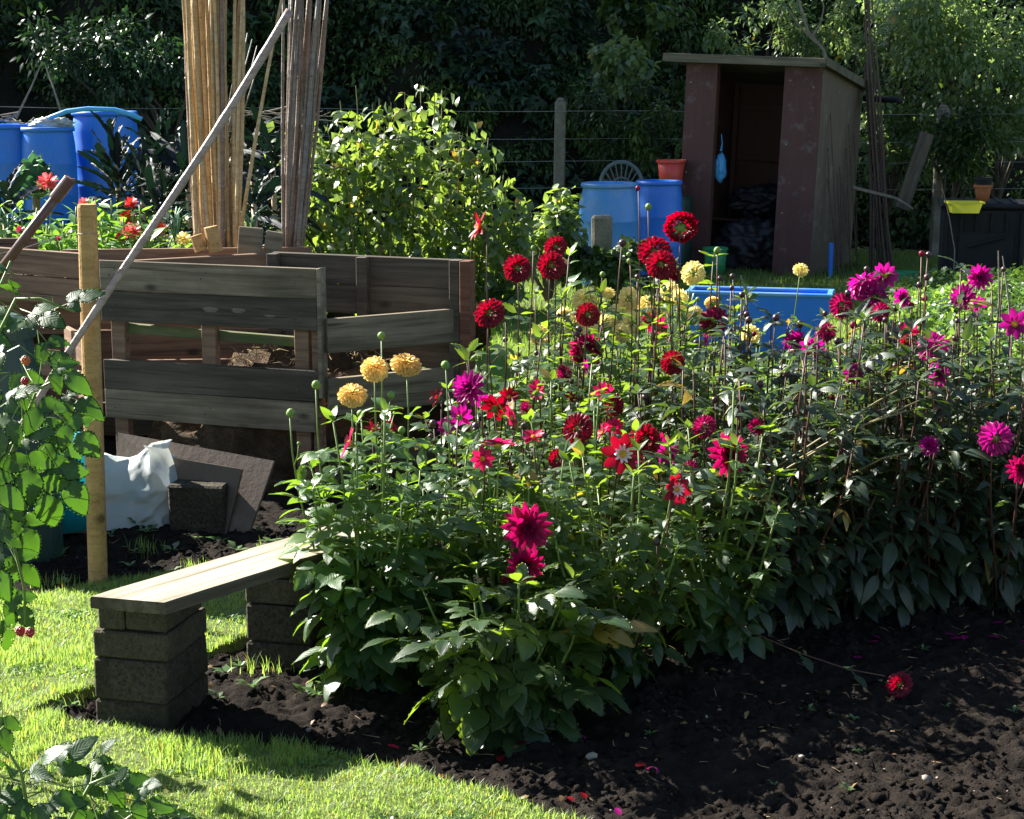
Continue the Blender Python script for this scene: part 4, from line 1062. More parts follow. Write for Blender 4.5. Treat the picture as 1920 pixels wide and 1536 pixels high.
# ---------------------------------------------------------------- bench
h_ = .385
FL, FR = G(167, 1118, h_), G(308, 1130, h_)
dr = Vector((0.60, 0.80, 0)).normalized()
Lb = 1.02
t = thing('plank_bench', 'bleached plank of the low bench laid on two block pillars by the dahlias', 'bench', (FL.x, FL.y, h_ - .032))
nseg = 14; m = MB(); vs = []
fl = Vector((0, 0, 0)); fr = Vector((FR.x - FL.x, FR.y - FL.y, 0))
for i in range(nseg + 1):
    s = dr * (Lb * i / nseg); w1, w2 = random.uniform(-.003, .003), random.uniform(-.004, .004)
    px1, px2 = fl + s, fr + s * 1.0
    sd = (px2 - px1).normalized()
    for (q, e) in ((px1 + sd * w1, 0), (px2 + sd * w2, 1)):
        ins = sd * (.004 if e == 0 else -.004)
        vs += [q + Vector((0, 0, 0)), q + Vector((0, 0, .027)), q + ins + Vector((0, 0, .032))]
fs = []
for i in range(nseg):
    a = i * 6; b = a + 6
    for (p, q) in ((0, 1), (1, 2), (2, 5), (5, 4), (4, 3), (3, 0)): fs.append((a + p, b + p, b + q, a + q))
fs += [(0, 1, 2, 5, 4, 3), tuple(nseg * 6 + k for k in (3, 4, 5, 2, 1, 0))]
# local frame along the plank for the grain
ang = math.atan2(dr.y, dr.x); Mi = RZ(-ang)
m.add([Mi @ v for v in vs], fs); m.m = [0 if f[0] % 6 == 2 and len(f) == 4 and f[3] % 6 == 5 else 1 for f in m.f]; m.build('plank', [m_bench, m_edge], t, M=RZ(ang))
def pillar(label, corner, ang, courses, lb0):
    t = thing('block_pillar', label, 'pillar', corner, rz=ang)
    z = -.03
    for k, (kind, hh) in enumerate(courses):
        if kind == 'block':
            w, dpt = .205, .27
            MB().box((-w / 2, dpt / 2, z + hh / 2), (w, dpt, hh - .003), ch=.006, jit=.002).build('concrete_block', m_block, t, M=RZ(R(random.uniform(-1, 1))))
        elif kind == 'a':
            MB().box((-.058, .128, z + hh / 2), (.115, .225, hh - .003), ch=.005, jit=.0015).build('brick', m_brick, t)
            MB().box((-.155, .078, z + hh / 2), (.074, .135, hh - .003), ch=.005, jit=.0015).build('brick', m_brick, t)
        else:
            MB().box((-.100, .068, z + hh / 2), (.212, .125, hh - .003), ch=.005, jit=.0015).build('brick', m_brick, t)
            MB().box((-.102, .198, z + hh / 2), (.212, .13, hh - .003), ch=.005, jit=.0015).build('brick', m_brick, t)
        z += hh
gc = G(314, 1378)
pillar('near pillar of stacked bricks and blocks carrying the front of the bench', (gc.x, gc.y, 0), R(-14), [('block', .11), ('block', .115), ('b', .077), ('a', .08)], 0)
pillar('far pillar of blocks under the rear end of the bench beside the dahlias', (gc.x + dr.x * .56 - .01, gc.y + dr.y * .56 + .03, 0), R(-14), [('block', .11), ('block', .115), ('b', .077), ('a', .08)], 0)

# ---------------------------------------------------------------- sack, boards, block, buckets below the bay
def sack():
    a = G(100, 1000); bq = G(300, 1003)
    w = (bq.x - a.x); c = Vector(((a.x + bq.x) / 2 + .015, a.y + .09, 0))
    t = thing('rubble_sack', 'white woven plastic sack slumped full on the soil behind the stake', 'sack', c)
    bm = bmesh.new(); bmesh.ops.create_grid(bm, x_segments=1, y_segments=1, size=1); bm.free()
    nu, nv = 96, 46; vs, fs = [], []
    for j in range(nv + 1):
        v = j / nv
        for i in range(nu):
            a_ = 2 * math.pi * i / nu
            ex = abs(math.cos(a_)) ** .55 * math.copysign(1, math.cos(a_)); ey = abs(math.sin(a_)) ** .6 * math.copysign(1, math.sin(a_))
            hw = .25 * (1 - .10 * v + .05 * math.sin(v * 5)); hd = .115 * (1 - v ** 2.2 * .82)
            x = ex * hw; y = ey * hd; top = .30 - .055 * math.exp(-((x - .04) / .09) ** 2) + .035 * max(0, x / .2)
            if x < -.08: top -= .45 * (-.08 - x)
            z = v * top
            q = Vector((x, y, z)); nn_ = noise.noise(q * 7) * .03 + abs(noise.noise(q * 14 + Vector((3, 1, 2)))) * -.028 + noise.noise(q * 34) * .006
            cr = -abs(noise.noise(Vector((q.x * 5 + q.z * 9, q.y * 6, q.z * 4 - q.x * 7)) * 1.6)) * .026 + .006
            q += Vector((ex, ey, 0)).normalized() * (nn_ + cr) + Vector((0, 0, noise.noise(q * 12) * .022 * v))
            q.y += .06 * v
            vs.append(q)
    for j in range(nv):
        for i in range(nu): fs.append((j * nu + i, j * nu + (i + 1) % nu, (j + 1) * nu + (i + 1) % nu, (j + 1) * nu + i))
    fs.append(tuple(nv * nu + i for i in range(nu)))
    m = MB(); m.add(vs, fs); m.build('sack_body', m_sack, t, smooth=True)
    # folded over mouth on the right
    vs, fs = [], []
    for i in range(13):
        f = i / 12
        for j in range(7):
            g = j / 6; p = Vector((.12 + .10 * f, -.03 + .05 * math.sin(g * 3.1), .33 - .17 * g * (0.5 + f * .6) - .01 * f))
            p += Vector((.04 * g, -.05 * g, 0)) + Vector((noise.noise(p * 25) * .016, noise.noise(p * 22 + Vector((5, 0, 0))) * .02, noise.noise(p * 19) * .012)); vs.append(p)
    for i in range(12):
        for j in range(6): fs.append((i * 7 + j, i * 7 + j + 1, (i + 1) * 7 + j + 1, (i + 1) * 7 + j))
    m = MB(); m.add(vs, fs); m.build('sack_mouth', m_sack, t, smooth=True)
sack()
def leanquad(name, label, pts, mat, th=.012):
    ps = [P(*q) for q in pts]; o = ps[0]; nrm = (ps[1] - ps[0]).cross(ps[3] - ps[0]).normalized() * th
    t = thing(name, label, 'board', o)
    m = MB(); m.add([p - o for p in ps] + [p - o + nrm for p in ps], [(0, 1, 2, 3), (7, 6, 5, 4), (0, 4, 5, 1), (1, 5, 6, 2), (2, 6, 7, 3), (3, 7, 4, 0)])
    m.build('board', mat, t)
leanquad('plywood_sheet', 'large purple brown plywood sheet leaning at the back against the bay', [(212, 975, 6.50), (468, 1006, 6.24), (517, 865, 6.35), (225, 812, 6.62)], m_slate)
leanquad('plywood_sheet', 'smaller grey brown plywood sheet leaning in front of the larger one', [(300, 994, 6.37), (426, 1004, 6.26), (457, 880, 6.34), (305, 855, 6.44)], m_plyg if False else m_slate)
bq = G(312, 1008); 
t = thing('concrete_block', 'rough aggregate concrete block standing upright before the plywood sheets', 'block', (bq.x + .11, bq.y + .03, -.02), rz=R(-8)); MB().box((0, .05, .105), (.215, .11, .215), ch=.008, jit=.003).build('block_body', m_block, t)
p = P(118, 960, 6.35); t = bucket('storage_tub', 'bright teal plastic tub behind the raspberry leaves', 'tub', (p.x, 6.35, .02), .13, .15, .33, m_teal, square=False)
p = P(-5, 900, 6.0); o = MB().lathe([(0, 0), (.24, 0), (.23, .35), (.20, .62), (.165, .8), (.15, .83), (0, .86)], 20).build('bin_body', m_dkgreen); tt = thing('compost_bin', 'dark green domed compost bin behind the raspberries at the left edge', 'compost bin', (p.x - .02, 6.0, 0)); o.parent = tt
MB().lathe([(.155, .80), (.185, .80), (.185, .84), (.12, .875), (0, .885)], 20).build('lid', m_dkgreen, tt)
p = P(75, 990, 6.15); bucket('bucket', 'black bucket standing on the soil left of the white sack', 'bucket', (p.x, 6.15, 0), .05, .065, .11, m_black)
# ================================================================ plants
def leaflet(m, L, W, base=(0, 0, 0), ang=0.0, serr=0.12, seg=7, droop=0.25, fold=0.16, prof=None, curl=0.0, ruffle=0.0):
    """one leaflet along +x rotated by ang about z, added to mesh builder m"""
    prof = prof or (lambda t: (math.sin(math.pi * t ** 0.75)) ** 0.85)
    ca, sa = math.cos(ang), math.sin(ang)
    vs, uv = [], []
    def put_(x, y, z, u, v):
        vs.append((base[0] + x * ca - y * sa, base[1] + x * sa + y * ca, base[2] + z)); uv.append((u, v))
    ph = random.random() * 9
    for i in range(seg + 1):
        t = i / seg; w = W / 2 * prof(min(max(t, 0.0), 1.0)) if 0 < i < seg else (0.0 if i == seg else W * .04)
        x = L * t; z = -droop * L * t * t + curl * L * math.sin(t * 3)
        w2 = w * (1 - serr * .5)
        rz_ = ruffle * W * math.sin(i * 2.1 + ph)
        put_(x, w, z + fold * w + rz_, t, 1.0); put_(x, w * .5, z + fold * w * .75 + rz_ * .3 + .006 * (i % 2) * L, t, .75)
        put_(x, 0, z, t, .5)
        put_(x, -w * .5, z + fold * w * .75 - rz_ * .3 + .006 * (i % 2) * L, t, .25); put_(x, -w, z + fold * w - rz_, t, 0.0)
    fs = []
    for i in range(seg):
        for k in range(4):
            if k in (0, 3) and 0 < i < seg - 1 and random.random() < .05: continue
            fs.append((i * 5 + k, (i + 1) * 5 + k, (i + 1) * 5 + k + 1, i * 5 + k + 1))
    # teeth: pull every outer vertex pair forward then notch with extra triangles
    n0 = len(vs)
    for i in range(1, seg):
        for k, sg in ((0, 1), (4, -1)):
            x, y, z = vs[i * 5 + k]; a = vs[(i + 1) * 5 + k]
            if serr > 0:
                tx = x + (a[0] - x) * .75 + sg * (-sa) * L * serr * .22; ty = y + (a[1] - y) * .75 + sg * ca * L * serr * .22
                vs.append((tx, ty, (z + a[2]) / 2)); uv.append((uv[i * 5 + k][0] + .08, uv[i * 5 + k][1]))
                fs.append((i * 5 + k, len(vs) - 1, (i + 1) * 5 + k) if sg < 0 else (i * 5 + k, (i + 1) * 5 + k, len(vs) - 1))
    m.add(vs, fs, 0, uv)

def strip(m, a, b, w, mi=1):
    a, b = Vector(a), Vector(b); d = (b - a).normalized(); s = Vector((-d.y, d.x, 0)) * w / 2
    m.add([a - s, a + s, b + s * .6, b - s * .6], [(0, 1, 2, 3)], mi)

def compound(name, mats, n, L, asp, serr, pairs, droop=.28, ruffle=.02, seg=6, spread=58):
    out = []
    for k in range(n):
        m = MB(); pet = L * random.uniform(.25, .4)
        dr_ = droop * random.uniform(.5, 1.5)
        end = (pet + L * .22 * pairs, 0, -dr_ * .10 * L)
        strip(m, (0, 0, 0), end, .004)
        leaflet(m, L * random.uniform(.55, .68), L * asp * .62 * random.uniform(.9, 1.1), end, random.uniform(-.15, .15), serr, seg, dr_, .14 * random.uniform(.2, 1.6), ruffle=ruffle, curl=random.uniform(-.03, .05))
        for p in range(pairs):
            bx = (pet + L * .22 * p, 0, -dr_ * .06 * L * p)
            for sg in (-1, 1):
                q = random.uniform(.40, .54) * L
                leaflet(m, q, q * asp * random.uniform(.9, 1.1), bx, sg * R(spread + random.uniform(-12, 12)), serr, max(4, seg - 1), dr_ * 1.1, .14 * random.uniform(.2, 1.6), ruffle=ruffle, curl=random.uniform(-.03, .05))
        out.append(m.mesh(name, mats, smooth=True))
    return out
def simple(name, mats, n, L, asp, serr, droop=.3, ruffle=.02, seg=6, prof=None, fold=.15, pet=.15):
    out = []
    for k in range(n):
        m = MB(); strip(m, (0, 0, 0), (L * pet, 0, 0), .003)
        leaflet(m, L, L * asp * random.uniform(.88, 1.1), (L * pet, 0, 0), random.uniform(-.1, .1), serr, seg, droop * random.uniform(.3, 1.6), fold * random.uniform(.3, 1.6), ruffle=ruffle, curl=random.uniform(-.04, .06), prof=prof)
        out.append(m.mesh(name, mats, smooth=True))
    return out
def _x(): pass
LV = {
 'light': compound('dahlia_leaf', [m_leafl, m_stemg], 7, .135, .64, .14, 1),
 'mid': compound('dahlia_leaf', [m_leaf, m_stemg], 7, .118, .58, .18, 1),
 'serr': compound('dahlia_leaf', [m_leaf, m_stemg], 5, .165, .60, .36, 2, seg=7),
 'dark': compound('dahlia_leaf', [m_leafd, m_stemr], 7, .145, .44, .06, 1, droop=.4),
 'rasp': compound('raspberry_leaf', [m_rasp, m_stemg], 7, .155, .64, .34, 1, seg=10, ruffle=.03, droop=.4),
 'bush': compound('bush_leaf', [m_bush, m_stemt], 5, .115, .68, .12, 1, seg=5, ruffle=.03, droop=.5),
}
SV = {
 'light': simple('small_leaf', [m_leafl, m_stemg], 4, .07, .5, .1, seg=5),
 'mid': simple('small_leaf', [m_leaf, m_stemg], 4, .065, .5, .1, seg=5),
 'serr': simple('small_leaf', [m_leaf, m_stemg], 4, .07, .5, .2, seg=5),
 'dark': simple('small_leaf', [m_leafd, m_stemr], 4, .085, .40, .04, seg=5, droop=.4),
 'zin': simple('zinnia_leaf', [m_zin, m_stemg], 4, .085, .42, 0, seg=5),
 'sunf': simple('sunflower_leaf', [m_sunfl, m_stemg], 3, .20, .8, .08, seg=7, ruffle=.04, pet=.3),
 'cab': simple('cabbage_leaf', [m_cab, m_stemg], 3, .20, .9, .05, seg=6, ruffle=.06, droop=-.15, fold=.3, pet=.2),
 'kale': simple('kale_leaf', [m_kale, m_kale], 4, .33, .15, .05, seg=14, ruffle=.16, droop=.35, fold=.7, pet=.2, prof=lambda t: .55 + .45 * math.sin(math.pi * min(1, t * .95) ** 1.2)),
 'kaled': simple('kale_leaf', [m_kale, m_kale], 4, .30, .20, .05, seg=14, ruffle=.16, droop=.95, fold=.5, pet=.2, prof=lambda t: .55 + .45 * math.sin(math.pi * min(1, t * .95) ** 1.2)),
}

def stem_curve(a, b, bulge=0.6, sag=0.0, n=7):
    """from the ground at a to b: sets off towards b, then rises"""
    a, b = Vector(a), Vector(b)
    c = Vector((a.x + (b.x - a.x) * bulge, a.y + (b.y - a.y) * bulge, a.z + (b.z - a.z) * .45))
    w = rv(.012)
    return [a * (1 - t) ** 2 + c * 2 * t * (1 - t) + b * t * t + w * math.sin(t * 6) for t in [i / (n - 1) for i in range(n)]]
def along(pts, t):
    f = t * (len(pts) - 1); i = min(int(f), len(pts) - 2); return pts[i].lerp(pts[i + 1], f - i), (pts[i + 1] - pts[i]).normalized()

def place_leaf(meshes, name, parent, p, az, el, scale=1.0, roll=None, mats=None):
    d = Vector((math.cos(az) * math.cos(el), math.sin(az) * math.cos(el), math.sin(el)))
    z = Vector((0, 0, 1)) + rv(.45 if roll is None else roll)
    M = frame(p, d, z) @ Matrix.Scale(scale, 4)
    return put(name, random.choice(meshes), parent, M)

# ---------------------------------------------------------------- flowers
def petal(m, base, d, up, L, W, cup=.25, tip=.5, curl=.2, mi=0, rows=4):
    """petal from base along d; up = upper side"""
    d = Vector(d).normalized(); up = Vector(up); s = d.cross(up)
    if s.length < 1e-4: s = d.cross(Vector((.3, .5, .8)))
    s.normalize(); up = s.cross(d).normalized(); base = Vector(base)
    vs, uv = [], []
    for i in range(rows + 1):
        t = i / rows
        w = W / 2 * (math.sin(math.pi * (0.12 + 0.80 * t)) ** .8 if i < rows else max(.02, 1 - tip) * .6)
        p = base + d * (L * t) + up * (curl * L * t * t)
        for k in (-1, 0, 1):
            vs.append(p + s * (w * k) + up * (cup * w * abs(k))); uv.append((t, .5 + .5 * k))
    fs = []
    for i in range(rows):
        for k in range(2): fs.append((i * 3 + k, i * 3 + k + 1, (i + 1) * 3 + k + 1, (i + 1) * 3 + k))
    m.add(vs, fs, mi, uv)
def fib_dir(i, N, th_max):
    th = th_max * math.sqrt((i + .5) / N); ph = i * 2.39996
    return th, ph
def ball_flower(mat, N=95, R_=.05, thm=2.0, pl=.5, w=.34, pointed=.4, cup=.7):
    m = MB()
    for i in range(N):
        th, ph = fib_dir(i, N, thm); f = th / thm
        n_ = Vector((math.sin(th) * math.cos(ph), math.sin(th) * math.sin(ph), math.cos(th)))
        tang = Vector((math.cos(th) * math.cos(ph), math.cos(th) * math.sin(ph), -math.sin(th)))
        L = R_ * pl * (.45 + .65 * f) * random.uniform(.88, 1.1)
        d = (n_ * (1.0 - .45 * f) + tang * (.25 + .8 * f)).normalized()
        petal(m, Vector((n_.x, n_.y, n_.z * .72)) * R_ * (.58 - .1 * f), d, n_ - tang * .6 + rv(.1), L * 1.25, R_ * w * (.5 + .55 * f), cup, pointed, .15 - .2 * f, rows=3)
    # calyx, stem socket
    m.lathe([(0, -R_ * .62), (R_ * .16, -R_ * .6), (R_ * .3, -R_ * .38), (R_ * .34, -R_ * .2), (0, R_ * .1)], 8, mi=1)
    for k in range(6): petal(m, (0, 0, -R_ * .48), (math.cos(k * 1.047), math.sin(k * 1.047), -.25), (0, 0, 1), R_ * .42, R_ * .2, .2, .6, -.3, mi=1, rows=3)
    return m.mesh('flower_head', [mat, m_budg], smooth=True)
def open_center(R_, dark):
    m = MB()
    m.lathe([(R_ * .20, -R_ * .06), (R_ * .22, 0), (R_ * .17, R_ * .10), (R_ * .08, R_ * .15), (0, R_ * .16)], 12, mi=0)
    for i in range(26):
        th, ph = fib_dir(i, 26, 1.5); n_ = Vector((math.sin(th) * math.cos(ph), math.sin(th) * math.sin(ph), math.cos(th)))
        m.tube([n_ * R_ * .14 + Vector((0, 0, .02 * R_)), n_ * R_ * .24 + Vector((0, 0, .02 * R_))], [R_ * .018, R_ * .012], 4, 0)
    m.lathe([(0, -R_ * .3), (R_ * .1, -R_ * .28), (R_ * .2, -R_ * .14), (R_ * .2, -R_ * .05)], 8, mi=1)
    for k in range(5): petal(m, (0, 0, -R_ * .2), (math.cos(k * 1.257), math.sin(k * 1.257), -.1), (0, 0, 1), R_ * .35, R_ * .16, .2, .6, -.3, mi=1, rows=3)
    return m.mesh('flower_disc', [m_ddisc if dark else m_disc, m_budg], smooth=True)
def petal_mesh(mat, L, W, tip, curl, cup=.25, inner=None):
    m = MB(); petal(m, (L * .12, 0, 0), (1, 0, .05), (0, 0, 1), L * .88, W, cup, tip, curl, rows=6)
    return m.mesh('petal', [mat], smooth=True)
BALL = {}
for key, mat, kw in (('red', m_red, dict(N=100, pointed=.4, w=.36)), ('yel', m_yel, dict(N=105, pointed=.15, w=.42, cup=.9)), ('lem', m_lem, dict(N=85, pointed=.3, w=.36)), ('mag', m_mag, dict(N=80, pointed=.6, w=.36, pl=.62)), ('magd', m_magd, dict(N=80, pointed=.65, w=.34, pl=.66)),
                     ('coral', m_coral, dict(N=70, pointed=.2, w=.4)), ('scar', m_scar, dict(N=60, pointed=.2, w=.4))):
    BALL[key] = [ball_flower(mat, **kw) for _ in range(4)]
CEN = {False: open_center(.05, False), True: open_center(.05, True)}
PET = {}
for key, mat in (('red', m_red), ('mag', m_mag), ('magd', m_magd), ('pink', m_pink)):
    PET[key, 'b'] = [petal_mesh(mat, .05, .027, .45, -.1), petal_mesh(mat, .05, .025, .5, .05)]
    PET[key, 'n'] = [petal_mesh(mat, .05, .0145, .8, -.05, .5), petal_mesh(mat, .05, .013, .8, .12, .5)]
PET['white', 'n'] = [petal_mesh(m_white, .026, .008, .6, .15, .5)]
def budmesh(mat, cal):
    m = MB(); m.lathe([(0, -.012), (.006, -.011), (.0115, -.003), (.0115, .004), (.007, .0105), (0, .013)], 9, 0)
    for k in range(5): petal(m, (0, 0, -.012), (math.cos(k * 1.257), math.sin(k * 1.257), .35), (0, 0, -1), .017, .009, .2, .6, -.5, 1, 3)
    return m.mesh('bud', [mat, cal], smooth=True)
BUD = {'d': budmesh(m_bud, m_bud), 'g': budmesh(m_budg, m_budg), 'r': budmesh(m_magd, m_bud)}

FACE = {'c': (0.05, -1, .28), 'cl': (-.6, -1, .3), 'cr': (.6, -1, .3), 'u': (.1, -.35, 1), 'b': (.15, .9, .35), 'l': (-1, -.25, .4), 'r': (1, -.2, .4), 'ub': (-.1, .4, 1), 'd': (.1, -1, -.2)}
def flower(parent, kind, w, diam, face):
    """w: position in the plant's own frame"""
    d = (Vector(FACE[face]) + rv(.12)).normalized()
    up = Vector((0, 0, 1)) if abs(d.z) < .9 else Vector((0, 1, 0))
    xx = up.cross(d).normalized(); yy = d.cross(xx)
    M = Matrix((xx, yy, d)).transposed().to_4x4() @ RZ(random.random() * 6.28); M.translation = w
    S = Matrix.Scale(diam / .1, 4)
    if kind in BALL:
        return put('flower', random.choice(BALL[kind]), parent, M @ Matrix.Scale(diam / .104, 4) @ Matrix.Diagonal((random.uniform(.93, 1.06), random.uniform(.9, 1.06), random.uniform(.65, 1.0), 1)))
    ty, col = kind.split('_')
    dark = ty in ('cactus',)
    fl = put('flower', CEN[dark], parent, M @ S)
    if ty == 'single':
        for k in range(8): put('petal', random.choice(PET[col, 'b']), fl, RZ(k * 6.283 / 8 + random.uniform(-.06, .06)) @ RY(R(random.uniform(-14, 4))) @ T(0, 0, .0006 * (k % 2)))
    elif ty == 'coll':
        for k in range(8): put('petal', random.choice(PET[col, 'b']), fl, RZ(k * 6.283 / 8) @ RY(R(random.uniform(-12, 2))) @ T(0, 0, .0006 * (k % 2)))
        for k in range(10): put('petal', PET['white', 'n'][0], fl, RZ(k * .628 + random.uniform(-.1, .1)) @ RY(R(random.uniform(-24, -14))))
    elif ty == 'star':
        for k in range(11): put('petal', random.choice(PET[col, 'n']), fl, RZ(k * .571 + random.uniform(-.1, .1)) @ RY(R(random.uniform(-30, 10))) @ Matrix.Diagonal((1, 1.5, 1, 1)))
    else:                                # cactus / semi double
        for r_, (cnt, tilt, sc) in enumerate(((13, 4, 1.0), (12, -18, .93), (10, -36, .78), (7, -58, .55))):
            for k in range(cnt): put('petal', random.choice(PET[col, 'n']), fl, RZ(k * 6.283 / cnt + r_ * .3 + random.uniform(-.09, .09)) @ RY(R(tilt + random.uniform(-8, 8))) @ Matrix.Diagonal((sc, sc * 1.15, sc, 1)))
    return fl

# ---------------------------------------------------------------- dahlia plants
PL = []
def dahlia(label, px, py, h, r, kind, ns, nodes=9, sc=1.0, smat=None, Y=None, lean=(0, 0), lpn=2, group='dahlia plants', zmin=.08):
    b = G(px, py)
    if Y: b = Vector((P(px, py, Y).x, Y, 0))
    b.z = 0
    t = thing('dahlia_plant', label, 'dahlia', b, group=group)
    smat = smat or (m_stemr if kind == 'dark' else m_stemg)
    cnt = 0
    ns = int(ns * 1.12); nodes += 2
    for s in range(ns):
        a = s * 2.4 + random.random() * .5; rr = r * math.sqrt((s + .5) / ns); hh = h * (1.06 - .36 * (rr / r) ** 2) * random.uniform(.74, 1.18)
        e = Vector((rr * math.cos(a) + lean[0] * hh, rr * math.sin(a) * .85 + lean[1] * hh, hh))
        pts = stem_curve((random.uniform(-.05, .05), random.uniform(-.05, .05), 0), e, .7)
        MB().tube(pts, list(np.linspace(.0065, .0028, len(pts))), 5).build('stem', smat, t, smooth=True)
        a0 = random.random() * 6.28
        for q in range(4): place_leaf(SV[kind], 'leaf', t, pts[-1], a0 + q * 1.57, R(random.uniform(10, 70)), random.uniform(.45, .95))
        for k in range(nodes):
            f = zmin / h + (1 - zmin / h) * (k + random.uniform(-.3, .3)) / (nodes - 1); f = min(1, max(.06, f))
            p, d = along(pts, f)
            for q in range(lpn):
                az = a0 + k * 1.571 + q * math.pi + random.uniform(-.4, .4)
                # outer leaves turn outwards
                outv = Vector((p.x, p.y, 0)); 
                if outv.length > .05:
                    oa = math.atan2(outv.y, outv.x); da = (az - oa + math.pi) % (2 * math.pi) - math.pi; az = oa + da * .72
                el = R(-42 + 62 * f + random.uniform(-22, 22))
                small = f > .93
                kk = kind if kind not in ('mid',) or random.random() > .3 * f else 'light'
                if random.random() < .06: continue
                small = small or random.random() < .16
                place_leaf(SV[kk] if small else LV[kk], 'leaf', t, p, az, el, sc * random.uniform(.62, 1.25) * (1.15 - .32 * f)); cnt += 1
    PL.append((t, b, r, h, kind))
    return t
D = dahlia
yfront = D('front left dahlia with light green leaves and three yellow pompons beside the bench', 702, 1282, .72, .21, 'light', 14, 10)
d2 = D('low front dahlia with broad toothed leaves nearest the camera', 945, 1352, .40, .25, 'serr', 10, 6)
d3 = D('green dahlia bearing the big crimson magenta cactus flower in the middle front', 960, 1262, .62, .22, 'mid', 11, 9)
d4 = D('bushy green dahlia between the yellow pompon plant and the cactus flower', 850, 1225, .62, .24, 'light', 10, 8)
d5 = D('green dahlia with the small red and white collarette flower low in front', 1155, 1262, .66, .27, 'mid', 12, 9)
d6 = D('green dahlia behind, holding the larger red and white collarette flower', 1080, 1160, .74, .25, 'mid', 11, 9)
d7 = D('yellowing green dahlia whose stem trails a crimson flower onto the soil', 1330, 1215, .68, .28, 'mid', 12, 9)
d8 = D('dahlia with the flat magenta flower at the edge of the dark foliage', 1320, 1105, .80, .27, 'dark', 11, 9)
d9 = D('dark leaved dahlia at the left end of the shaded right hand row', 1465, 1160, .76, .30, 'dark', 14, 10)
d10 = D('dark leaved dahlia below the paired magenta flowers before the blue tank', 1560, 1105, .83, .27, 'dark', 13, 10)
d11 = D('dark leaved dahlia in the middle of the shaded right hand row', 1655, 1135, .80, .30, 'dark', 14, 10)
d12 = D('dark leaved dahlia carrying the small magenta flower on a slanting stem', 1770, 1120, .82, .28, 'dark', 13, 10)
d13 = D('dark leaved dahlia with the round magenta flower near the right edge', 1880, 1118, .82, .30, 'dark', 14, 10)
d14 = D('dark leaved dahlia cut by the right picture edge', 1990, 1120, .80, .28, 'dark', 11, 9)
d15 = D('rear dark leaved dahlia with the bright magenta pair above it on the right', 1745, 1030, .86, .28, 'dark', 11, 9)
d16 = D('rear dark leaved dahlia with magenta flowers high at the right', 1880, 1015, .86, .28, 'dark', 11, 9)
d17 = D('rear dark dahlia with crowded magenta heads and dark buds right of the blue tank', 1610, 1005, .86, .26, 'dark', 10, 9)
d18 = D('tall red dahlia at the left beside the bay corner post', 925, 1045, .78, .26, 'mid', 10, 8, smat=m_stemr)
d19 = D('tall red dahlia with stacked crimson pompons left of centre', 1040, 1000, .88, .26, 'mid', 10, 8, smat=m_stemr)
d20 = D('tall red dahlia whose dark stems stand right of centre', 1190, 1010, .92, .27, 'mid', 11, 8, smat=m_stemr)
d21 = D('tallest red dahlia with pompons against the shed', 1300, 985, .92, .26, 'mid', 10, 8, smat=m_stemr)
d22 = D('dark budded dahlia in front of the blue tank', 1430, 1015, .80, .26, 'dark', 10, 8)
d23 = D('rear dahlia with pale yellow heads behind the red ones on the left', 1090, 880, .66, .25, 'light', 8, 6, sc=.85)
d24 = D('rear dahlia with pale yellow heads behind the tallest red dahlia', 1230, 870, .66, .25, 'light', 8, 6, sc=.85)
d25 = D('slender dahlia with a single lemon head before the blue tank', 1400, 860, .55, .2, 'light', 6, 6, sc=.85)

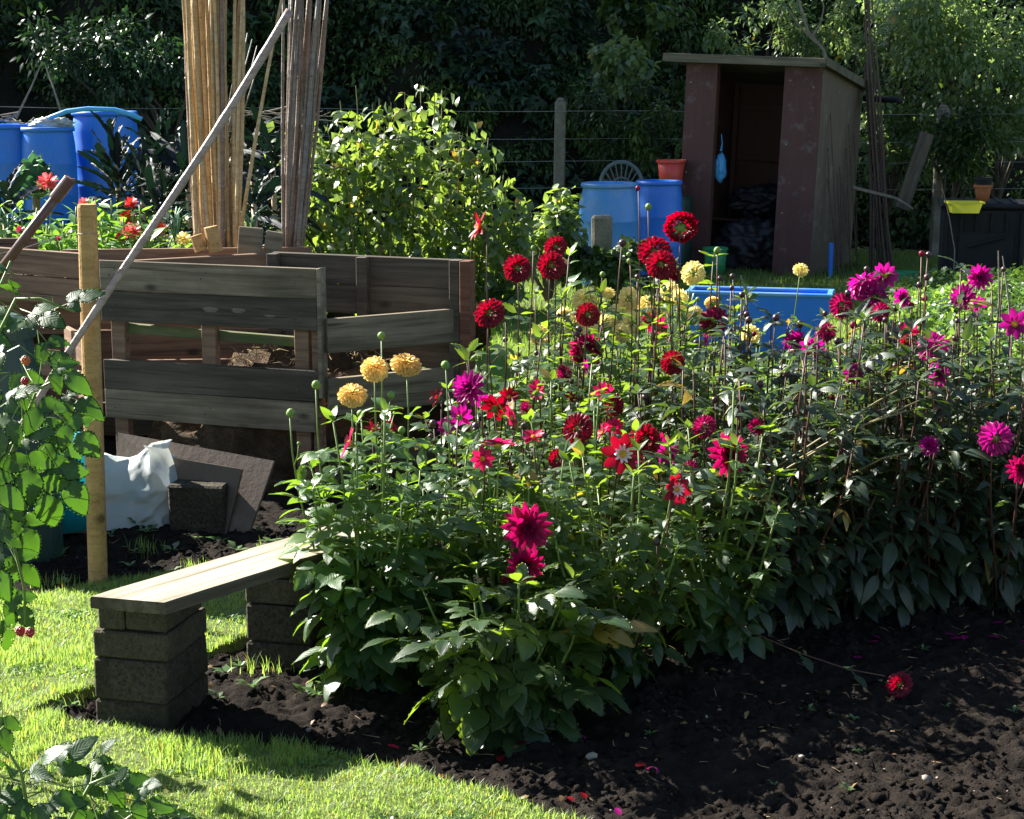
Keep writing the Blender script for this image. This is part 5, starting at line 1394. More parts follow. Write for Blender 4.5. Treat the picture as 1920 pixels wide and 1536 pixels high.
# flower list: px, py, diameter px, kind, facing, depth Y, plant, stem material
FL = [
 (703, 690, 56, 'yel', 'u', 4.85, yfront), (762, 682, 58, 'yel', 'u', 4.95, yfront), (661, 740, 56, 'yel', 'u', 4.8, yfront),
 (655, 832, 62, 'single_pink', 'l', 4.6, yfront), (730, 797, 48, 'star_red', 'r', 5.0, d4),
 (933, 835, 68, 'single_pink', 'ub', 4.8, d3), (988, 990, 94, 'cactus_magd', 'c', 4.5, d3), (985, 1058, 72, 'cactus_magd', 'd', 4.52, d3), (955, 1112, 50, 'star_red', 'l', 4.6, d3),
 (1167, 852, 76, 'coll_red', 'c', 4.9, d6), (1268, 918, 60, 'coll_red', 'cr', 4.7, d5), (1082, 803, 60, 'red', 'cl', 5.1, d6), (1210, 825, 64, 'red', 'c', 5.15, d8),
 (1150, 803, 42, 'star_pink', 'b', 5.2, d6), (1365, 852, 82, 'cactus_magd', 'cr', 5.1, d8), (1250, 848, 52, 'star_mag', 'c', 5.2, d8),
 (880, 728, 68, 'cactus_mag', 'cl', 5.4, d4), (862, 782, 48, 'star_mag', 'b', 5.3, d4), (905, 755, 34, 'star_mag', 'b', 5.5, d18), (928, 765, 54, 'single_red', 'b', 5.4, d6), (957, 785, 50, 'single_pink', 'r', 5.3, d6),
 (1130, 738, 44, 'star_pink', 'b', 5.5, d19), (1100, 655, 60, 'magd', 'b', 6.2, d19), (1095, 690, 34, 'star_mag', 'r', 6.0, d19), (1070, 745, 30, 'star_red', 'u', 5.9, d19),
 (900, 425, 58, 'star_red', 'l', 5.9, d18), (970, 503, 52, 'red', 'c', 6.0, d18), (1042, 463, 44, 'red', 'c', 6.1, d19), (1034, 498, 52, 'red', 'c', 6.0, d19), (918, 587, 60, 'red', 'c', 5.8, d18), (1102, 590, 46, 'red', 'c', 6.0, d19),
 (1262, 680, 50, 'red', 'c', 5.7, d20), (1277, 425, 64, 'red', 'b', 6.1, d21), (1228, 472, 62, 'red', 'c', 6.1, d20), (1240, 496, 56, 'red', 'c', 6.0, d20), (1265, 512, 30, 'red', 'r', 6.1, d21),
 (1340, 603, 50, 'magd', 'c', 6.3, d21), (1230, 612, 42, 'single_pink', 'b', 6.6, d20), (1215, 602, 30, 'star_red', 'c', 6.6, d20), (1320, 640, 30, 'star_mag', 'r', 6.0, d21),
 (1618, 533, 58, 'mag', 'ub', 6.3, d17), (1640, 556, 46, 'mag', 'c', 6.25, d17), (1658, 518, 50, 'star_mag', 'c', 6.3, d17), (1578, 573, 44, 'magd', 'c', 6.2, d10),
 (1837, 520, 48, 'cactus_mag', 'c', 6.1, d16), (1806, 556, 50, 'cactus_mag', 'cl', 6.1, d15), (1832, 572, 36, 'star_mag', 'b', 6.1, d16),
 (1490, 641, 46, 'cactus_mag', 'c', 6.1, d22), (1523, 652, 48, 'single_mag', 'b', 6.0, d10), (1705, 622, 38, 'star_pink', 'b', 5.9, d15), (1700, 640, 30, 'star_red', 'c', 5.9, d15),
 (1752, 648, 62, 'mag', 'u', 5.7, d12), (1757, 702, 50, 'cactus_mag', 'cr', 5.6, d12), (1902, 608, 56, 'single_mag', 'c', 5.6, d13),
 (1743, 836, 40, 'cactus_mag', 'cl', 5.15, d12), (1868, 822, 62, 'mag', 'c', 5.1, d13), (1912, 880, 54, 'cactus_magd', 'c', 5.0, d13),
 (1130, 812, 36, 'star_pink', 'l', 5.1, d6), (1190, 880, 40, 'star_mag', 'c', 5.0, d5), (955, 745, 40, 'star_red', 'cl', 5.5, d18), (1060, 700, 34, 'magd', 'r', 5.9, d19), (1235, 830, 44, 'star_pink', 'b', 5.25, d8), (1290, 880, 38, 'magd', 'cl', 5.0, d8), (700, 805, 34, 'star_red', 'u', 5.1, d4), (838, 800, 38, 'star_mag', 'cl', 5.2, d4), (990, 770, 36, 'magd', 'r', 5.5, d6), (1650, 585, 34, 'magd', 'c', 6.1, d17), (1240, 640, 36, 'star_red', 'u', 6.3, d20), (960, 1090, 40, 'red', 'd', 4.6, d3),
 (1180, 560, 44, 'lem', 'c', 7.3, d23), (1078, 610, 40, 'lem', 'cl', 7.2, d23), (1240, 590, 44, 'lem', 'u', 7.2, d24), (1275, 560, 40, 'lem', 'cr', 7.3, d24), (1165, 625, 38, 'lem', 'c', 7.0, d23),
 (1000, 820, 44, 'star_pink', 'u', 5.0, d6), (1045, 860, 38, 'red', 'c', 4.9, d6), (1320, 800, 42, 'magd', 'c', 5.2, d8), (1420, 800, 36, 'cactus_magd', 'cl', 5.2, d9), (1150, 760, 44, 'red', 'cl', 5.5, d20), (1010, 730, 40, 'star_pink', 'cl', 5.6, d19), (1600, 700, 40, 'mag', 'c', 5.6, d11), (1690, 560, 40, 'cactus_mag', 'cr', 6.1, d17), (1550, 620, 36, 'magd', 'u', 6.0, d10), (820, 745, 40, 'star_red', 'l', 5.2, d4), (905, 860, 44, 'single_pink', 'c', 4.8, d4),
 (1255, 545, 38, 'lem', 'c', 7.4, d24), (1110, 625, 36, 'lem', 'c', 7.1, d23), (1060, 590, 32, 'lem', 'b', 7.3, d23),
 (1300, 512, 48, 'lem', 'c', 7.4, d24), (1097, 560, 52, 'lem', 'u', 7.4, d23), (1160, 592, 50, 'lem', 'c', 7.3, d23), (1215, 570, 48, 'lem', 'u', 7.4, d24), (1137, 600, 30, 'lem', 'c', 7.2, d23), (1013, 628, 44, 'lem', 'b', 7.1, d23),
 (1185, 605, 44, 'lem', 'c', 7.2, d24), (1140, 548, 30, 'lem', 'u', 7.4, d23), (1407, 626, 40, 'lem', 'b', 6.9, d25), (1336, 568, 30, 'yel', 'b', 7.1, d25), (1303, 588, 32, 'lem', 'b', 7.1, d25), (1502, 505, 32, 'lem', 'u', 7.3, d25),
]
BUDS = [(1196, 353, 'r', 6.1, d20), (1216, 388, 'g', 6.1, d21), (1167, 456, 'd', 6.0, d19), (1350, 522, 'd', 6.3, d22), (1373, 518, 'd', 6.3, d22), (1372, 540, 'd', 6.2, d22), (1391, 553, 'd', 6.2, d22), (1455, 596, 'd', 6.1, d22),
 (1500, 608, 'd', 6.1, d22), (1547, 588, 'd', 6.2, d10), (1545, 606, 'd', 6.2, d10), (1400, 590, 'd', 6.2, d22), (1404, 600, 'd', 6.1, d22), (1728, 476, 'r', 6.1, d15), (1741, 478, 'd', 6.1, d15), (1738, 520, 'd', 6.0, d15), (1724, 534, 'd', 6.0, d15),
 (1680, 578, 'd', 6.1, d17), (1709, 573, 'r', 6.1, d17), (1625, 505, 'd', 6.3, d17), (1590, 550, 'd', 6.2, d17), (1629, 690, 'd', 5.5, d11), (1665, 700, 'd', 5.6, d11), (1778, 755, 'd', 5.4, d12), (1757, 766, 'd', 5.3, d12), (1790, 635, 'd', 5.9, d12),
 (1815, 602, 'd', 5.9, d16), (1795, 602, 'd', 5.9, d16), (1882, 505, 'd', 6.1, d16), (1718, 650, 'd', 5.9, d15), (1381, 776, 'd', 5.2, d8), (1384, 700, 'd', 5.6, d9), (1300, 800, 'd', 5.3, d8), (1210, 745, 'd', 5.6, d20), (1085, 618, 'd', 6.2, d19),
 (715, 630, 'g', 4.9, yfront), (593, 722, 'g', 4.75, yfront), (545, 775, 'g', 4.7, yfront), (835, 685, 'g', 5.0, d4), (812, 795, 'd', 5.1, d4), (1130, 515, 'g', 7.0, d23), (1028, 575, 'g', 6.9, d23), (982, 800, 'd', 5.3, d6), (676, 776, 'g', 4.8, yfront),
 (1000, 465, 'g', 6.1, d18), (1260, 512, 'g', 6.2, d21), (1345, 470, 'g', 6.3, d21), (1195, 520, 'd', 6.2, d20), (1180, 490, 'g', 6.2, d20), (892, 800, 'd', 5.1, d6), (1660, 600, 'd', 6.0, d17), (1570, 640, 'd', 5.9, d10), (1600, 610, 'r', 6.0, d10),
 (1690, 610, 'd', 6, d15), (1490, 750, 'd', 5.5, d9), (1425, 720, 'd', 5.5, d9), (1475, 700, 'd', 5.6, d22), (1340, 750, 'd', 5.5, d8), (1540, 760, 'd', 5.4, d10)]
def flower_stem(root, w, r, mat, bare=.5, kind='mid', upper=4):
    bx = Vector((random.uniform(-.08, .08), random.uniform(-.06, .06), 0))
    # keep most of the stem near vertical under the flower
    start = bx + Vector((w.x * .45, w.y * .45, 0))
    start = Vector((start.x * .6, start.y * .6, 0))
    pts = stem_curve(start, w, .85, n=9)
    MB().tube(pts, list(np.linspace(r * 1.6, r, len(pts))), 5).build('flower_stem', mat, root, smooth=True)
    a0 = random.random() * 6.28
    for k in range(upper):
        f = .40 + .5 * k / upper + random.uniform(-.03, .03); p, d = along(pts, f)
        for q in range(2):
            place_leaf(SV[kind] if (k > 0 or random.random() < .5) else LV[kind], 'leaf', root, p, a0 + k * 1.57 + q * 3.14 + random.uniform(-.3, .3), R(random.uniform(-5, 45)), random.uniform(.6, 1.15))
    for k in range(random.choice((0, 1, 1, 2))):
        p, d = along(pts, random.uniform(.5, .88)); a1 = random.random() * 6.28; l_ = random.uniform(.05, .14)
        e = p + Vector((math.cos(a1) * l_ * .6, math.sin(a1) * l_ * .5, l_)); md = p.lerp(e, .5) + Vector((math.cos(a1), math.sin(a1), 0)) * l_ * .15
        MB().tube([p, md, e], [r * .8, r * .65, r * .5], 4).build('side_stem', mat, root, smooth=True)
        put('bud', BUD['g' if mat is m_stemg else random.choice('ddrg')], root, frame(e, Vector((1, 0, 0)) + rv(.5), (e - md).normalized() + rv(.4)) @ Matrix.Scale(random.uniform(.4, .95), 4))
        place_leaf(SV[kind], 'leaf', root, md, a1 + 1.5, R(20), .6)
    return pts
kinds = {t.name: k for (t, b, r, h, k) in PL}
for (px, py, dia, kd, fc, Y, root) in FL:
    if Y < 5.6 and root not in (d12, d13): Y -= .10
    w = P(px, py, Y); base = root.location; lp = w - base
    diam = dia * 1.09 * Y / FPX
    flower(root, kd, lp, diam, fc)
    lem = kd in ('yel', 'lem')
    m_ = m_stemg if (lem or root in (yfront, d3)) else m_stemr
    back = (Vector(FACE[fc]).normalized()) * (-diam * .25)
    flower_stem(root, lp + back, .0024, m_, kind=kinds[root.name] if kinds[root.name] in SV else 'mid', upper=random.choice((4, 5, 6, 7)))
for (px, py, kd, Y, root) in BUDS:
    w = P(px, py, Y); lp = w - root.location
    M = frame(lp, Vector((1, 0, 0)) + rv(.3), Vector((0, 0, 1)) + rv(.4)) @ Matrix.Scale(random.uniform(.75, 1.15), 4)
    put('bud', BUD[kd], root, M)
    flower_stem(root, lp - Vector((0, 0, .01)), .0024, m_stemg if kd == 'g' and root in (yfront, d4) else m_stemr, kind=kinds[root.name] if kinds[root.name] in SV else 'mid', upper=random.choice((3, 4, 5)))
# long bare slanting stems across the right hand plants
for (a, b, root) in (((1450, 880, 5.2), (1830, 655, 5.5), d11), ((1440, 900, 5.15), (1750, 740, 5.3), d11), ((1575, 900, 5.2), (1735, 842, 5.12), d12), ((1380, 900, 5.2), (1500, 735, 5.4), d9), ((1500, 860, 5.2), (1700, 770, 5.2), d11)):
    p0, p1 = P(*a) - root.location, P(*b) - root.location
    MB().tube([p0, (p0 + p1) / 2 + Vector((0, 0, .02)), p1], [.004, .0035, .0025], 5).build('flower_stem', m_stemt, root, smooth=True)
# trailing stem with the crimson flower on the soil
root = d7; q = [P(1330, 1130, 4.9), P(1420, 1190, 4.65), P(1500, 1225, 4.55), P(1590, 1255, 4.5), P(1660, 1268, 4.48)]
q = [Vector((v.x, v.y, max(v.z, .02))) for v in q]
MB().tube([v - root.location for v in q], .0017, 5).build('trailing_stem', m_stemr, root, smooth=True)
fpos = G(1687, 1284, .035); flower(root, 'red', fpos - root.location, .082, 'c')
for (px, py) in ((1600, 1262), (1500, 1228), (1425, 1195)):
    v = G(px, py, .05); place_leaf(SV['mid'], 'leaf', root, v - root.location, R(-70), R(-10), 1.0); place_leaf(SV['mid'], 'leaf', root, v - root.location, R(100), R(10), .8)

# fallen petals
PT = [(750, 1415, 'p'), (830, 1462, 'r'), (940, 1425, 'r'), (1050, 1360, 'm'), (1085, 1385, 'm'), (1095, 1505, 'r'), (1075, 1512, 'r'), (1190, 1450, 'r'), (1160, 1528, 'm'), (1210, 1452, 'm'), (1625, 1215, 'm'), (1650, 1205, 'm'), (1620, 1230, 'm'), (1780, 1205, 'm'), (1795, 1200, 'm'), (1810, 1204, 'm'),
      (1858, 1175, 'm'), (1850, 1205, 'm'), (1912, 1208, 'm'), (1640, 1075, 'm'), (990, 1085, 'm'), (965, 1405, 'r')]
for i, (px, py, c_) in enumerate(PT):
    if py < 1100: continue
    g = G(px, py, -.005); col = {'p': 'pink', 'r': 'red', 'm': 'mag'}[c_]
    zz = float(soil_z(np.array([g.x]), np.array([g.y]))[0])
    o = put('fallen_petal', random.choice(PET[col, 'b']), None, T(g.x, g.y, zz + .012) @ RZ(random.random() * 6.3) @ RX(R(random.uniform(-25, 25))) @ Matrix.Scale(.75, 4))
    tag(o, {'p': 'pink red', 'r': 'crimson', 'm': 'magenta'}[c_] + ' dahlia petal fallen on the dark soil', 'petal', {'p': None, 'r': 'crimson petals fallen on the soil', 'm': 'magenta petals fallen on the soil'}[c_])

# dead stalks at right
for (a, b, lb) in (((1865, 660, 6.3), (1872, 470, 6.4), 'bare upright tan stalk behind the rightmost dahlias'), ((1895, 665, 6.4), (1880, 480, 6.5), 'second bare tan stalk, the right one of the pair'), ((1790, 470, 13.9), (1765, 345, 13.9), 'thin pale dead stalk rising before the compost box')):
    p0, p1 = P(*a), P(*b); o = thing('dead_stalk', lb, 'stalk', p0 if p0.z < .1 else Vector((p0.x, p0.y, 0)))
    bse = o.location; MB().tube([Vector((0, 0, 0)), p0 - bse + Vector((0.001, 0, 0)), (p0 + p1) / 2 - bse + Vector((.01, 0, 0)), p1 - bse], [.006, .005, .004, .002], 5).build('stalk_stem', m_twig, o)

# ---------------------------------------------------------------- raspberry canes, left foreground
def berry(parent, p, r, mat):
    m = MB()
    for i in range(34):
        th, ph = fib_dir(i, 34, 2.6); n_ = Vector((math.sin(th) * math.cos(ph), math.sin(th) * math.sin(ph), -math.cos(th) * 1.15))
        c = n_ * r * .8; q = r * .30
        m.lathe([(0, -q), (q * .8, -q * .5), (q, 0), (q * .8, q * .5), (0, q)], 6, c=tuple(c))
    m.lathe([(0, r * 1.0), (r * .5, r * 1.02), (r * .3, r * 1.15), (0, r * 1.2)], 7, mi=1)
    m.build('berry', [mat, m_budg], parent, smooth=True, M=T(*p))
def rasp(label, base, canes, leaves, berries, sc=1.0, group=None):
    b = Vector(base); t = thing('raspberry_plant', label, 'raspberry', b, group=group)
    cv = []
    for c in canes:
        pts = [P(*q) - b for q in c]; cv.append(pts)
        MB().tube(pts, list(np.linspace(.0055, .003, len(pts))), 6).build('cane', m_stemg, t, smooth=True)
    for (px, py, Y, dx, dz, s) in leaves:
        p = P(px, py, Y) - b
        d = Vector((dx, random.uniform(-.5, .1), dz)).normalized()
        M = frame(p - d * .05 * s, d, Vector((random.uniform(-.3, .3), -.55, .75)) + rv(.3)) @ Matrix.Scale(s * sc, 4)
        put('leaf', random.choice(LV['rasp']), t, M)
        near = min((v for c in cv for v in c), key=lambda v: (v - p).length)
        MB().tube([near, (near + p) / 2 + Vector((0, 0, .01)), p - d * .05 * s], .0014, 4).build('leaf_stalk', m_stemg, t)
    for (px, py, Y, r, k) in berries: berry(t, P(px, py, Y) - b, r, m_berry if k else m_berryo)
    return t
ls = []
for (px, py, dx, dz, s) in ((20, 500, -.4, .4, .7), (75, 585, .6, -.1, .9), (30, 590, -.6, .1, .8), (150, 570, .6, .25, .75), (40, 545, .3, .5, .6), (110, 640, .5, -.5, .9), (20, 660, -.5, -.2, .9), (60, 700, .2, -.8, .9), (130, 690, .7, -.3, .85), (5, 720, -.6, -.5, 1.0),
                        (90, 760, .6, -.6, 1.05), (150, 740, .8, -.2, .95), (40, 780, -.4, -.7, 1.0), (120, 830, .5, -.8, 1.1), (160, 800, .7, -.6, .95), (20, 850, -.3, -.8, 1.0), (70, 860, .2, -1, 1.1), (130, 870, .5, -.9, 1.15), (100, 910, .3, -1, 1.15), (30, 930, -.2, -.9, 1.0),
                        (60, 970, .4, -.8, .9), (15, 1000, -.2, -1, 1.0), (45, 1040, .5, -.7, .85), (10, 1080, .3, -.8, .9), (40, 1120, .5, -.6, .8), (20, 1160, .2, -.8, .8), (55, 820, .6, .2, .8), (-10, 800, -.5, .2, 1.0), (-20, 900, .6, -.4, 1), (-15, 1050, .5, -.5, 1),
                        (95, 800, .9, .1, .8), (30, 750, .5, .4, .8), (-10, 630, .5, .3, .9)):
    ls.append((px * .9 - 12, py, random.uniform(3.9, 4.25), dx, dz, s * .88))
rasp('tall raspberry canes with hanging leaves and ripe berries at the left edge', (-1.35, 4.1, 0),
     [[(-150, 1440, 4.1), (-90, 1000, 4.1), (-40, 700, 4.1), (30, 560, 4.1), (75, 560, 4.1), (140, 585, 4.08)], [(-170, 1440, 4.15), (-80, 1100, 4.1), (0, 900, 4.1), (70, 730, 4.1), (130, 700, 4.05)], [(-140, 1440, 4.0), (-70, 1200, 4.0), (-20, 1000, 4.0), (20, 1000, 4.0), (45, 1100, 4.0), (48, 1170, 4.0)],
      [(-150, 1440, 4.2), (-60, 800, 4.2), (-10, 560, 4.2), (20, 490, 4.2)], [(-140, 1440, 4.05), (-60, 1000, 4.0), (0, 850, 4.0), (60, 800, 4.0), (120, 790, 4.0)]], ls,
     [(48, 676, 4.05, .011, 0), (47, 715, 4.0, .010, 1), (38, 1184, 3.95, .012, 1), (56, 1186, 3.93, .0115, 1), (25, 808, 4.0, .008, 0)])
ls = []
for (px, py, dx, dz, s) in ((15, 1440, -.3, .6, .8), (60, 1450, .3, .4, .85), (110, 1440, .5, .5, .8), (160, 1460, .7, .3, .8), (210, 1470, .8, .1, .8), (250, 1500, .9, -.1, .7), (40, 1500, -.5, -.1, 1.0), (90, 1500, .3, -.4, 1.0), (140, 1510, .5, -.4, 1.0), (190, 1520, .6, -.5, .9), (240, 1540, .7, -.3, .85),
                        (300, 1530, .9, 0, .6), (330, 1540, .9, .1, .5), (20, 1550, -.2, -.3, 1.1), (80, 1560, .2, -.5, 1.1), (140, 1570, .3, -.3, 1.0), (-10, 1400, -.4, .6, .9), (5, 1340, .1, -.9, .6), (180, 1425, .3, .6, .5), (270, 1475, .6, .4, .45)):
    ls.append((px, py, random.uniform(3.3, 3.55), dx, dz, s * .92))
rasp('low raspberry plant with corrugated leaves in the bottom left corner', (-1.05, 3.4, 0),
     [[(40, 1700, 3.4), (60, 1560, 3.4), (40, 1450, 3.4), (10, 1400, 3.4)], [(60, 1700, 3.4), (120, 1560, 3.4), (170, 1470, 3.4), (220, 1450, 3.42)], [(80, 1700, 3.4), (180, 1580, 3.4), (260, 1520, 3.4), (340, 1530, 3.4)], [(20, 1700, 3.4), (0, 1500, 3.4), (-10, 1400, 3.4), (0, 1310, 3.4)]], ls, [])

# ---------------------------------------------------------------- big leafy bush behind the bays
def cane_bush(label, px, Y, w, h, ns, nl, smass):
    b = Vector((P(px, 500, Y).x, Y, 0)); t = thing('raspberry_bush', label, 'bush', b)
    allp = []
    for s in range(ns):
        fx = -1 + 2 * (s + random.random() * .8) / ns
        hh = h * (1.0 - .45 * max(0, fx) ** 1.3 - .10 * abs(fx)) * random.uniform(.72, 1.03)
        e = Vector((fx * w, random.uniform(-.5, .4), hh))
        pts = stem_curve((fx * w * .75, random.uniform(-.3, .3), 0), e, .5)
        MB().tube(pts, list(np.linspace(.008, .003, len(pts))), 4).build('stem', m_stemt, t)
        allp.append(pts)
    for i in range(nl):
        pts = allp[i % ns]; f = 1 - .85 * (random.random() ** 1.2); p, d = along(pts, max(.12, f))
        az = random.uniform(math.pi * .8, math.pi * 2.2) if random.random() < .7 else random.random() * 6.28
        place_leaf(LV['bush'], 'leaf', t, p + Vector((0, 0, 0)), az, R(random.uniform(-45, 25)), random.uniform(.85, 1.55), roll=.6)
    n = smass; k = rng.integers(0, ns, n); ff = np.maximum(.08, 1 - rng.random(n) ** .85)
    p = np.array([along(allp[a], f)[0][:] for a, f in zip(k, ff)]) + rnd3(n) * .13 * rng.random((n, 1)) ** .5
    L = .095 * rng.uniform(.6, 1.25, n)
    me = leaf_cloud('foliage', m_bushs, p, rnd3(n) + np.array([0, -.1, -.4]), rnd3(n) * .7 + np.array([0, 0, .8]), L, L * .62, .45)
    tag(put('foliage', me, t), kind='stuff')
cane_bush('large sunlit leafy raspberry bush behind the compost bay', 775, 12.6, .95, 1.74, 38, 300, 3600)
shrub('currant_bush', 'low shaded leafy bush between the raspberry bush and the faded barrel', 'bush', tuple(P(1030, 425, 13.2)), (.22, .25, .38), 1300, .08, m_bush if False else m_bushs, clumps=14, asp=.65, base=(P(1030, 425, 13.2).x, 13.2, 0))
shrub('currant_bush', 'small dark weedy bush at the foot of the faded blue barrel', 'bush', tuple(P(1160, 492, 13.2)), (.50, .2, .16), 2200, .08, m_bank, clumps=14, asp=.6, base=(P(1150, 490, 13.2).x, 13.4, 0))
# bright ground cover right
n = 26000
x = rng.uniform(1.2, 4.6, n); y = rng.uniform(8.6, 13.2, n)
x0c = 1.55 + .16 * (y - 8.6) + .5 * (y - 8.6) / 4.6 * 1.4
k = (x > x0c) & (x < .33 * y + .4); x, y = x[k], y[k]
hz_ = (.22 + .10 * sm(0, .9, x - x0c[k])) * (.75 + .6 * fbm(x * 2.2, y * 2.2, 3, 7))
z = hz_ * rng.random(len(x)) ** .35
m_ = len(x); L = .055 * rng.uniform(.6, 1.3, m_)
me = leaf_cloud('parsley_bed', m_cover, np.stack([x, y, z], 1), rnd3(m_) + np.array([0, 0, .1]), rnd3(m_) * .6 + np.array([0, 0, 1.0]), L, L * .6, .3)
tag(put('parsley_bed', me), 'bright sunlit green leafy crop filling the bed behind the right dahlias', 'crop', kind='stuff')
n = 5000
x = rng.uniform(-.2, 1.6, n); y = rng.uniform(6.4, 9.2, n); z = .22 * rng.random(n) * (fbm(x * 3, y * 3, 3, 9) + .2); L = .05 * rng.uniform(.6, 1.3, n)
me = leaf_cloud('low_weeds', m_weed, np.stack([x, y, z], 1), rnd3(n), rnd3(n) * .6 + np.array([0, 0, 1.0]), L, L * .5, .3)
tag(put('low_weeds', me), 'low green weeds growing behind the tall red dahlias', 'weeds', kind='stuff')

mm_ = len(CLOVER)
me = leaf_cloud('clover_patches', m_cover, CLOVER, rnd3(mm_) * np.array([1, 1, .2]), rnd3(mm_) * .35 + np.array([0, 0, 1.0]), .013 * rng.uniform(.6, 1.4, mm_), .011, .2)
tag(put('clover_patches', me), 'low clover and daisy leaves in patches in the foreground lawn', 'clover', kind='stuff')
ms = MB()
for i in range(420):
    x_, y_ = random.uniform(-1.6, 2.2), random.uniform(3.7, 6.2)
    if inpoly(np.array([x_]), np.array([y_]), lawn_poly)[0]: continue
    z_0 = float(soil_z(np.array([x_]), np.array([y_]))[0]) + .006; a_ = random.random() * 6.3; l_ = random.uniform(.01, .05)
    d_ = Vector((math.cos(a_) * l_, math.sin(a_) * l_, random.uniform(-.004, .012)))
    ms.tube([Vector((x_, y_, z_0)), Vector((x_, y_, z_0)) + d_ * .5 + rv(.003), Vector((x_, y_, z_0)) + d_], [.0011, .0009, .0004], 3, cap=False)
tag(ms.build('straw_bits', m_straw), 'dry straw bits and rootlets lying on the dark soil', 'straw', kind='stuff')
nl_ = 160; lx, ly = rng.uniform(-1.3, 2, nl_), rng.uniform(3.8, 5.6, nl_); kk_ = ~inpoly(lx, ly, lawn_poly); lx, ly = lx[kk_], ly[kk_]
m_dead = mat_leaf('dead_leaf', (0.10, 0.055, 0.02), (0.25, 0.16, 0.07), (0.3, 0.2, 0.05), tf=.2, vein=False, island=True)
me = leaf_cloud('dead_leaves', m_dead, np.stack([lx, ly, soil_z(lx, ly) + .01], 1), rnd3(len(lx)) * np.array([1, 1, .3]), rnd3(len(lx)) * .4 + np.array([0, 0, 1.0]), .03 * rng.uniform(.4, 1.3, len(lx)), .014, .4)
tag(put('dead_leaves', me), 'small brown dead leaves lying on the soil of the flower bed', 'leaves', kind='stuff')

# ---------------------------------------------------------------- kale, cabbage, zinnias, sunflowers
def kale(label, px, pyt, Y, nl, droopy=False, sc=1.0):
    top = P(px, pyt, Y); zb = gz(top.x, Y); b = Vector((top.x, Y, zb)); hh = top.z - zb - (.30 if not droopy else .12) * sc
    nl = int(nl * 1.7); t = thing('kale_plant', label, 'kale', b, group='tall dark kale plants')
    MB().tube([(0, 0, 0), (.01, 0, hh * .5), (0, 0, hh)], [.022, .02, .016], 8).build('stem', m_bamb, t, smooth=True)
    for i in range(nl):
        az = i * 2.4 + random.random() * .4; f = i / nl
        el = R(86 - 62 * f ** .9 + random.uniform(-10, 10)) if not droopy else R(74 - 70 * f)
        place_leaf(SV['kaled' if droopy else 'kale'], 'leaf', t, Vector((0, 0, hh - .42 * f * sc)), az, el, sc * random.uniform(.6, .98) * (1.0 if f < .7 else .85), roll=.5)
kale('tallest dark kale plant with upright crinkled leaves right of the blue barrels', 300, 198, 11.6, 30)
kale('dark kale plant with leaves spreading over the third blue barrel', 215, 222, 11.3, 30)
kale('small dark kale plant between the two tall ones, on a pale stalk', 262, 262, 11.0, 22, sc=.85)
kale('drooping dark kale plant between the two cane bundles', 470, 240, 11.2, 30, droopy=True, sc=1.05)
kale('lower drooping kale plant behind the slanting golden cane', 510, 262, 10.8, 26, droopy=True)
kale('dark kale plant half hidden behind the left cane bundle', 350, 285, 10.9, 24, droopy=True)
kale('low dark kale at the left picture edge below the barrels', 5, 345, 10.4, 22, droopy=True)
kale('low dark kale under the drooping one between the bundles', 475, 345, 10.2, 24, droopy=True)
kale('low kale in the shade behind the red zinnias', 300, 350, 10.2, 24, droopy=True)
p = P(65, 318, 11.2); t = thing('cabbage_plant', 'blue green cabbage growing before the left blue barrels', 'cabbage', (p.x, 11.2, gz(p.x, 11.2)))
MB().tube([(0, 0, 0), (0, 0, p.z - t.location.z - .1)], .025, 8).build('stem', m_stemt, t)
for i in range(26):
    f = i / 26; place_leaf(SV['cab'], 'leaf', t, Vector((0, 0, p.z - t.location.z - .10 - .1 * f)), i * 2.4, R(75 - 75 * f), random.uniform(.7, .95), roll=.2)

def zmesh(mat, N=34, R_=.045):
    m = MB()
    for i in range(N):
        th, ph = fib_dir(i, N, 1.7); d = Vector((math.sin(th) * math.cos(ph), math.sin(th) * math.sin(ph), math.cos(th) * .8))
        petal(m, d * R_ * .2, d, Vector((0, 0, 1)) - d * .3, R_ * .8, R_ * .36, .2, .1, -.1, rows=3)
    m.lathe([(R_ * .2, 0), (R_ * .15, R_ * .3), (0, R_ * .42)], 8, mi=1); m.lathe([(0, -R_ * .4), (R_ * .2, -R_ * .3), (R_ * .25, 0)], 8, mi=2)
    return m.mesh('zinnia_flower', [mat, m_disc, m_budg], smooth=True)
ZM = {'c': zmesh(m_coral), 's': zmesh(m_scar), 'w': zmesh(m_lem), 'm': zmesh(m_pink)}
def zinnia(label, fl, Y, hbase=.74, extra=3):
    cx_ = P(sum(f[0] for f in fl) / len(fl), 400, Y).x; b = Vector((cx_, Y, hbase)); t = thing('zinnia_plant', label, 'zinnia', b, group='zinnias in the raised bed')
    tops = [(P(px, py, Y) - b, dia, c) for (px, py, dia, c) in fl]
    for i in range(extra): tops.append((Vector((random.uniform(-.2, .2), random.uniform(-.15, .1), random.uniform(.16, .40))), 0, None))
    for (w, dia, c) in tops:
        pts = stem_curve((w.x * .4, random.uniform(-.05, .05), 0), w, .8)
        MB().tube(pts, [.004] * len(pts), 5).build('stem', m_stemg, t, smooth=True)
        if c:
            M = frame(w, Vector((1, 0, 0)) + rv(.2), Vector((0, -.55, .8)) + rv(.2)) @ Matrix.Scale(dia * Y / FPX / .085, 4)
            put('flower', ZM[c], t, M)
        for k in range(6):
            p, d = along(pts, .2 + .14 * k); a0 = random.random() * 6.28
            for q in range(2): place_leaf(SV['zin'], 'leaf', t, p, a0 + q * 3.14, R(random.uniform(0, 50)), random.uniform(.8, 1.3))
zinnia('zinnia with the large coral head at the left of the raised bed', [(90, 343, 40, 'c')], 8.6, extra=5)
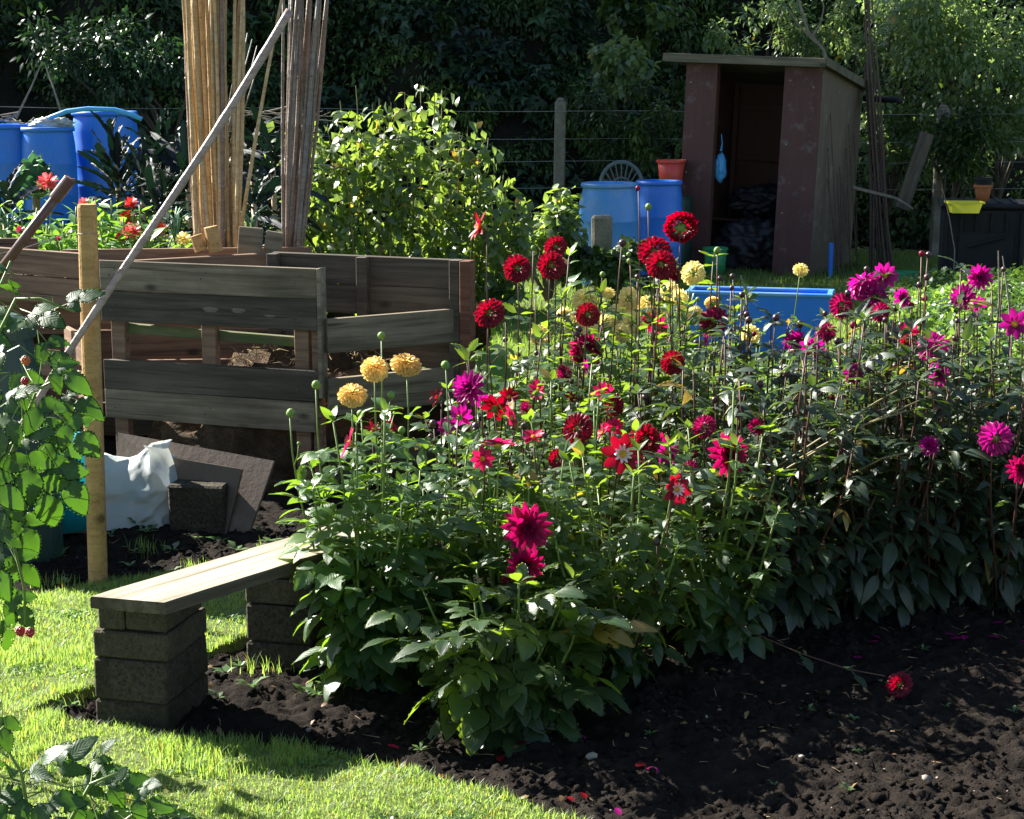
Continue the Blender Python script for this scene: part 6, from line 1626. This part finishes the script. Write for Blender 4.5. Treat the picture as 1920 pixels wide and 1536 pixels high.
zinnia('tall leafy zinnia right of the coral head with a green bud top', [(157, 380, 20, 'c')], 8.5, extra=7)
zinnia('zinnia with stacked scarlet flowers near the wooden stake', [(246, 382, 27, 's'), (240, 410, 32, 's')], 8.4, extra=4)
zinnia('zinnia with coral and pink heads low behind the boards', [(248, 436, 38, 'c'), (226, 446, 22, 'm')], 8.25, extra=3)
zinnia('small scarlet zinnia left of the pale log ends', [(303, 430, 23, 's'), (300, 444, 12, 'm')], 8.3, extra=3)
zinnia('zinnia with the pale cream head beside the log ends', [(344, 449, 30, 'w')], 8.2, extra=2)
zinnia('small flowered pink zinnia at the left edge of the raised bed', [(38, 432, 18, 'm')], 8.4, extra=6)
zinnia('leafy zinnia between the brown pipe and the stake', [(110, 448, 12, 'm'), (180, 440, 12, 's')], 8.3, extra=7)
# onion leaves by the short boards
for (px, py, lb) in ((470, 425, 'grey green leek with bent leaves behind the two short boards'), (330, 430, 'grey green leek with arching leaves right of the scarlet zinnia'), (18, 425, 'leek leaves at the left edge behind the pipe')):
    b = P(px, py + 30, 8.35); t = thing('leek_plant', lb, 'leek', b)
    for k in range(7):
        a = random.uniform(0, 6.28); r_ = random.uniform(.05, .12); hh = random.uniform(.12, .2)
        MB().tube([(0, 0, 0), (r_ * .3 * math.cos(a), r_ * .2 * math.sin(a), hh * .8), (r_ * .8 * math.cos(a), r_ * .5 * math.sin(a), hh), (r_ * 1.4 * math.cos(a), r_ * math.sin(a), hh * .6)], [.005, .005, .004, .001], 5).build('leaf', m_cab, t, smooth=True)
def sunflower(label, px, py, Y, r, hd):
    w = P(px, py, Y); b = Vector((w.x + .05, Y + .05, 0)); t = thing('sunflower', label, 'sunflower', b, group='drooping sunflowers'); lp = w - b
    MB().tube([(0, 0, 0), (0, 0, lp.z * .7), (lp.x * .2, 0, lp.z + .10), (lp.x * .7, lp.y * .5, lp.z + .12), lp + Vector((0, .02, .03))], [.012, .012, .010, .009, .012], 7).build('stem', m_stemg, t, smooth=True)
    M = frame(lp, (1, 0, 0), Vector(hd))
    MB().lathe([(0, .006), (r * .5, .012), (r * .9, .006), (r, -.006), (r * .8, -.02), (0, -.03)], 18, wob=.05).build('seed_head', m_seed, t, smooth=True, M=M)
    m = MB()
    for k in range(20): petal(m, (r * .9 * math.cos(k * .314), r * .9 * math.sin(k * .314), -.01), (math.cos(k * .314), math.sin(k * .314), random.uniform(-.5, .3)), (0, 0, 1), r * random.uniform(.25, .5), r * .3, .2, .7, -.3, rows=3)
    m.build('bracts', m_sunfl, t, M=M)
    for k in range(6): place_leaf(SV['sunf'], 'leaf', t, Vector((0, 0, lp.z * (.35 + .12 * k))), k * 2.2 + .5, R(random.uniform(-50, -5)), random.uniform(.8, 1.1), roll=.3)
sunflower('sunflower with dark drooping seed head behind the bay corner post', 890, 628, 7.4, .072, (-.3, -1, -.2))
sunflower('sunflower head seen through the gap in the back planks', 640, 602, 8.6, .075, (-.5, -.9, -.3))
sunflower('small sunflower head behind the back planks right of the gap upright', 755, 606, 8.8, .05, (.5, -.9, -.3))
print('objects', len(bpy.data.objects))
